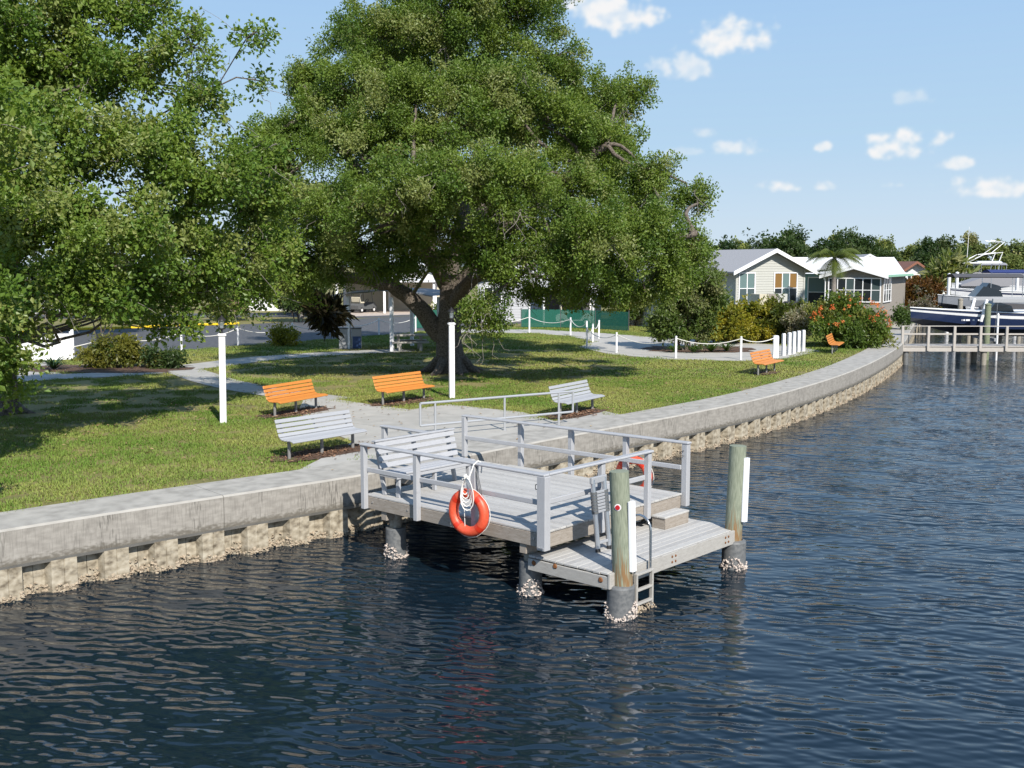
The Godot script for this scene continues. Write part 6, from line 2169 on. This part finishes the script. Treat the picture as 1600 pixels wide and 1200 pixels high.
func canopy(o: Node3D, x0: float, x1: float, y: float, w: float, m: Material, foot: float):
	var mb := MB.new()
	var n := 6
	for i in n:
		var a0 := -1.0 + 2.0 * i / n
		var a1 := -1.0 + 2.0 * (i + 1) / n
		var y0 := y - 0.22 * a0 * a0
		var y1 := y - 0.22 * a1 * a1
		mb.quad(Vector3(x0, y0, a0 * w / 2), Vector3(x1, y0, a0 * w / 2), Vector3(x1, y1, a1 * w / 2), Vector3(x0, y1, a1 * w / 2), Vector3.UP)
		mb.quad(Vector3(x0, y0 - 0.05, a0 * w / 2), Vector3(x1, y0 - 0.05, a0 * w / 2), Vector3(x1, y1 - 0.05, a1 * w / 2), Vector3(x0, y1 - 0.05, a1 * w / 2), Vector3.DOWN)
	part("canopy", mb, m, o)
	for x in [x0 + 0.1, x1 - 0.1]:
		for s in [-1.0, 1.0]:
			var p := MB.new()
			p.tube([Vector3(x, foot, s * w * 0.46), Vector3(x, y - 0.2, s * w * 0.48)], [0.025, 0.025], 6)
			part("canopy_pole", p, M.alu, o)

func outboard(o: Node3D, x: float, y: float, z: float):
	var m := MB.new()
	m.bx(Vector3(x, y + 0.45, z), Vector3(0.55, 0.6, 0.4), 0.12)
	part("motor_cowl", m, M.hull_white, o)
	m = MB.new()
	m.bx(Vector3(x, y - 0.2, z), Vector3(0.2, 0.9, 0.12), 0.03)
	part("motor_leg", m, M.darkgrey, o)

func piling(at: Vector3, h: float, label: String, m: Material, group: String, r := 0.14):
	var o := thing("mooring_pile", label, "piling", at, 0.0, group)
	var mb := MB.new()
	mb.lathe([Vector2(r, -2.2), Vector2(r * 0.95, h - 0.02), Vector2(r * 0.8, h)], 12)
	part("pile", mb, m, o)
	mb = MB.new()
	mb.lathe([Vector2(r * 1.08, h - 0.03), Vector2(r * 1.05, h + 0.02), Vector2(0, h + 0.09)], 12)
	part("cap", mb, M.white if m == M.white_rough else m, o)

func make_marina():
	# pier with a simple post and rail fence
	var p := thing("pier", "grey plank pier with post and rail sides over canal", "pier", Vector3(20.6, 0, -57.3), -0.03)
	var len := 16.0
	for i in 108:
		var m := MB.new() if i < 4 else null
		if m:
			m.box(Transform3D(), Vector3(0.141, 0.04, 1.7), 0.006, Vector2(i, i * 0.37))
			pier_boards.append(m.mesh())
		part("plank", pier_boards[i % 4], M.pier, p, Vector3(0.07 + i * 0.148, -0.16, -0.75))
	for z in [0.1, -1.6]:
		for b in [[-0.32, 0.22], [0.92, 0.04], [0.5, 0.09]]:
			if z < 0.0 and b[0] > 0.0: continue
			var m := MB.new()
			m.bx(Vector3(len / 2, b[0], z), Vector3(len, b[1], 0.05 if b[0] < 0.9 else 0.15), 0.006)
			part("stringer" if b[0] < 0 else "rail", m, M.pier, p)
		for i in (12 if z > 0.0 else 0):
			var m := MB.new()
			m.bx(Vector3(0.05 + i * 1.36, 0.26, z + 0.085), Vector3(0.13, 1.3, 0.11), 0.008)
			part("rail_post", m, M.pier, p)
	for i in 4:
		for z in [-0.1, -1.4]:
			var m := MB.new()
			m.lathe([Vector2(0.15, -2.2), Vector2(0.15, -0.43)], 12)
			part("support_pile", m, M.collar if i % 2 == 0 else M.pile, p, Vector3(0.35 + i * 4.1, 0, z))
	# blue sports boat on a lift behind the pier
	var b := boat("sports_boat", "dark blue sports boat with white stripe raised on lift", Vector3(27.6, 0.05, -62.2), -0.06, 9.2, 2.5, 1.35, M.hull_blue, M.hull_white)
	windshield(b, -0.6, 1.42, 1.9, 0.6)
	var m2 := MB.new()
	m2.bx(Vector3(2.2, 1.45, 0), Vector3(3.4, 0.12, 1.8), 0.03)
	part("cockpit_cover", m2, M.hull_white, b)
	var rm := MB.new()
	for q in [[-2.30, 0.03], [-2.18, 0.09], [-1.98, 0.22], [-1.66, 0.11], [-1.38, 0.08]]:
		rm.bx(Vector3(q[0], 0, 0), Vector3(q[1], 0.09, 0.012), 0.002)
	part("registration_marks", rm, M.hull_white, b, Vector3(0.2, 0.98, 1.17)).set_meta("kind", "stuff")
	var lift := thing("boat_lift", "galvanised boat lift beams over the blue boat", "boat lift", Vector3(27.0, 0, -62.2), -0.06)
	for z in [-1.9, 1.75]:
		var m := MB.new()
		m.bx(Vector3(3.2, 2.15, z), Vector3(6.6, 0.22, 0.16), 0.01)
		part("top_beam", m, M.grey, lift)
		for x in [0.2, 6.2]:
			m = MB.new()
			m.tube([Vector3(x, 2.1, z), Vector3(x, 0.05, z * 0.8)], [0.012, 0.012], 5)
			part("cable", m, M.alu, lift)
	for x in [0.2, 6.2]:
		var m := MB.new()
		m.bx(Vector3(x, -0.05, 0), Vector3(0.16, 0.18, 3.4), 0.01)
		part("cradle_beam", m, M.grey, lift)
	for z in [-0.95, 0.95]:
		var m := MB.new()
		m.box(Transform3D(Basis(Vector3.BACK, -0.22), Vector3(-0.25, 1.55, z)), Vector3(0.16, 1.3, 0.14), 0.03)
		part("guide_post", m, M.white, lift)
	var g1 := "lift piles in the marina"
	piling(Vector3(26.45, 0, -60.2), 1.95, "green stained lift pile between pier and blue boat", M.timber_plain, g1, 0.17)
	piling(Vector3(26.9, 0, -59.9), 1.4, "slim white pole beside the green stained pile", M.white_rough, "white marina poles", 0.06)
	piling(Vector3(33.4, 0, -60.4), 2.0, "lift pile at the stern of blue boat", M.pile, g1, 0.16)
	piling(Vector3(26.6, 0, -64.3), 2.1, "lift pile behind the blue boat bow", M.pile, g1, 0.15)
	# boats farther up the canal
	var c := boat("canopy_boat", "grey pontoon style boat under a dark canvas top", Vector3(33.8, 0.5, -76.0), -0.15, 7.5, 2.6, 1.25, M.hull_grey, M.hull_grey)
	canopy(c, -3.0, 1.6, 3.0, 2.5, M.canvas_dark, 1.3)
	windshield(c, -1.6, 1.35, 2.0, 0.8)
	var e := boat("runabout", "white open boat with dark blue folded top on lift", Vector3(37.2, 1.0, -83.0), -0.1, 7.0, 2.4, 1.1, M.hull_white, M.hull_blue)
	canopy(e, -1.0, 2.2, 2.75, 2.2, M.canvas_blue, 1.1)
	outboard(e, 3.6, 1.0, 0.0)
	windshield(e, -1.4, 1.2, 1.9, 0.55)
	var y := boat("cruiser", "large white cruiser with flybridge and radar arch", Vector3(41.5, -0.5, -98.0), -0.12, 11.5, 3.8, 2.0, M.hull_white, M.hull_grey)
	var cab := MB.new()
	cab.prism(poly([[-3.4, 2.0], [-2.2, 3.1], [-0.2, 3.3], [3.4, 3.3], [3.8, 2.0]]), 2.9)
	part("cabin", cab, M.hull_white, y)
	cab = MB.new()
	cab.prism(poly([[-2.7, 2.35], [-2.0, 3.0], [2.9, 3.05], [3.1, 2.45]]), 2.94)
	part("cabin_windows", cab, M.glass_dark, y)
	cab = MB.new()
	cab.prism(poly([[-2.4, 3.3], [-1.6, 3.95], [2.4, 3.95], [2.8, 3.3]]), 2.5)
	part("flybridge", cab, M.canvas_grey, y)
	cab = MB.new()
	cab.bx(Vector3(0.4, 4.75, 0), Vector3(3.4, 0.12, 2.4), 0.05)
	part("hard_top", cab, M.hull_white, y)
	for x in [-0.9, 1.8]:
		for s in [-1.0, 1.0]:
			cab = MB.new()
			cab.tube([Vector3(x, 3.9, s * 1.1), Vector3(x + 0.2, 4.75, s * 1.05)], [0.035, 0.035], 6)
			part("top_post", cab, M.alu, y)
	for s in [-1.0, 1.0]:
		cab = MB.new()
		cab.tube([Vector3(-0.8, 4.78, s), Vector3(0.6, 5.5, s), Vector3(2.2, 5.7, s), Vector3(1.9, 4.8, s)], [0.05, 0.05, 0.05, 0.05], 6)
		cab.tube([Vector3(1.2, 5.6, s), Vector3(2.4, 6.6, s * 0.7), Vector3(1.2, 6.75, s * 0.7)], [0.04, 0.04, 0.04], 6)
		part("arch", cab, M.hull_white, y)
	cab = MB.new()
	cab.tube([Vector3(-0.6, 4.8, 0.2), Vector3(-0.5, 8.0, 0.2)], [0.03, 0.012], 6)
	part("antenna", cab, M.white, y)
	cab = MB.new()
	cab.lathe([Vector2(0, 0.0), Vector2(0.28, 0.02), Vector2(0.3, 0.16), Vector2(0.0, 0.24)], 14, Transform3D(Basis(), Vector3(-0.6, 4.82, -0.5)))
	part("radar_dome", cab, M.hull_white, y)
	var f := boat("covered_boat", "white boat under a grey fitted cover on lift", Vector3(41.0, 1.1, -91.0), -0.1, 8.0, 2.6, 1.2, M.hull_white, M.hull_white)
	var cv := MB.new()
	cv.prism(poly([[-3.6, 1.35], [-1.2, 2.2], [1.4, 2.3], [3.6, 1.5], [3.7, 1.2], [-3.6, 1.25]]), 2.4)
	part("cover", cv, M.canvas_grey, f)
	var t1 := boat("console_boat", "white centre console boat with grey hard top", Vector3(47.4, 1.2, -109.0), -0.1, 8.5, 2.7, 1.3, M.hull_white, M.hull_grey)
	canopy(t1, -0.8, 1.8, 3.1, 2.2, M.canvas_grey, 1.3)
	outboard(t1, 4.4, 1.2, 0.5)
	outboard(t1, 4.4, 1.2, -0.5)
	var t2 := boat("console_boat", "pale blue boat with white hard top far up canal", Vector3(53.0, 1.3, -122.0), -0.1, 8.0, 2.6, 1.3, M.hull_grey, M.hull_white)
	canopy(t2, -1.0, 1.6, 3.2, 2.2, M.hull_white, 1.3)
	var t3 := boat("cruiser", "white cabin cruiser farthest up the canal", Vector3(61.0, -0.4, -140.0), -0.1, 10.0, 3.4, 1.8, M.hull_white, M.hull_blue)
	var tc := MB.new()
	tc.prism(poly([[-3.0, 1.8], [-2.0, 3.0], [2.6, 3.1], [3.2, 1.8]]), 2.6)
	part("cabin", tc, M.hull_white, t3)
	tc = MB.new()
	tc.prism(poly([[-2.4, 2.2], [-1.8, 2.85], [2.2, 2.9], [2.5, 2.3]]), 2.64)
	part("cabin_windows", tc, M.glass_dark, t3)
	var t4 := boat("skiff", "small white skiff with black cover on low lift", Vector3(32.0, 0.4, -70.6), -0.1, 4.6, 1.8, 0.8, M.hull_white, M.hull_white)
	tc = MB.new()
	tc.prism(poly([[-1.8, 0.9], [-0.4, 1.25], [1.2, 1.2], [1.9, 0.85]]), 1.6)
	part("cover", tc, M.canvas_dark, t4)
	var spots := [[30.2, -71.0, 1.7, 0], [31.8, -70.4, 1.5, 0], [33.6, -83.5, 3.4, 1], [34.4, -84.0, 3.5, 1], [37.2, -72.5, 2.6, 1], [40.0, -86.0, 3.3, 1], [45.4, -92.0, 4.3, 1], [47.0, -88.0, 2.8, 1], [49.5, -100.0, 3.0, 0], [29.4, -68.6, 0.9, 0], [36.0, -68.0, 1.2, 0]]
	var labels := ["stubby grey pile nearest the canal walk", "grey pile beside the canopy boat bow", "tall pale pile behind the dark canvas top", "taller pale pile of the pair behind dark canvas", "white wrapped pile beside the blue folded top", "pale pile between the covered boats", "tallest pale pile beside the cruiser stern", "pale pile in front of the cruiser stern", "thin pile far behind the cruiser", "low pile by the seawall at the boat lift", "low dark pile behind the blue boat stern"]
	for i in spots.size():
		piling(Vector3(spots[i][0], 0, spots[i][1]), spots[i][2], labels[i], M.pile if spots[i][3] == 0 else M.white_rough, "marina piles up the canal", 0.13)
	for i in 3:
		var fp := thing("finger_dock", ["short grey finger dock beside canopy boat", "grey finger dock in front of the blue topped boat", "long grey finger dock below the cruiser"][i], "dock", Vector3([28.6, 31.4, 36.0][i], 0, [-69.8, -79.4, -92.0][i]), -0.1)
		for k in 26:
			part("plank", pier_boards[k % 4], M.pier, fp, Vector3(k * 0.3 + 0.1, -0.12, -0.6)).scale = Vector3(2.0, 1, 0.8)
		var sm := MB.new()
		sm.bx(Vector3(3.9, -0.26, 0.02), Vector3(7.8, 0.2, 0.06), 0.006)
		part("stringer", sm, M.pier, fp)
		for k in 3:
			sm = MB.new()
			sm.lathe([Vector2(0.13, -2.2), Vector2(0.13, 0.9), Vector2(0.0, 0.96)], 10)
			part("dock_pile", sm, M.pile, fp, Vector3(0.8 + k * 3.1, 0, 0.2))

var pier_boards: Array = []

# ---------------------------------------------------------------- build
func _ready():
	rng.seed = 20240
	make_camera()
	make_sky()
	lay_wall()
	make_materials()
	M.timber_plain = mottled([Color(0.12, 0.145, 0.09), Color(0.24, 0.265, 0.175)], 0.7, 79, 0.9)
	print("materials ", Time.get_ticks_msec())
	make_water()
	make_ground()
	print("water, ground ", Time.get_ticks_msec())
	make_seawall()
	make_dock()
	make_houses()
	make_oak()
	make_left_tree()
	print("trees ", Time.get_ticks_msec())
	make_plants()
	palm(Vector3(18.25, 0, -62.0), 4.5, 2.05, "coconut palm in front of the sunroom house", 19)
	palm(Vector3(-16.2, 0, -83.5), 3.2, 2.0, "small palm on the grass across the street", 13)
	make_benches()
	lamp_post(Vector3(-7.67, 0, -28.45), 2.36, -0.012, "white square post with lantern near the leafy drooping tree")
	lamp_post(Vector3(-1.89, 0, -33.75), 2.36, 0.0, "white square post with black lantern in front of oak")
	make_fences()
	make_shelter()
	make_marina()
	print("things ", Time.get_ticks_msec())
	make_grass()
	print("done ", Time.get_ticks_msec())
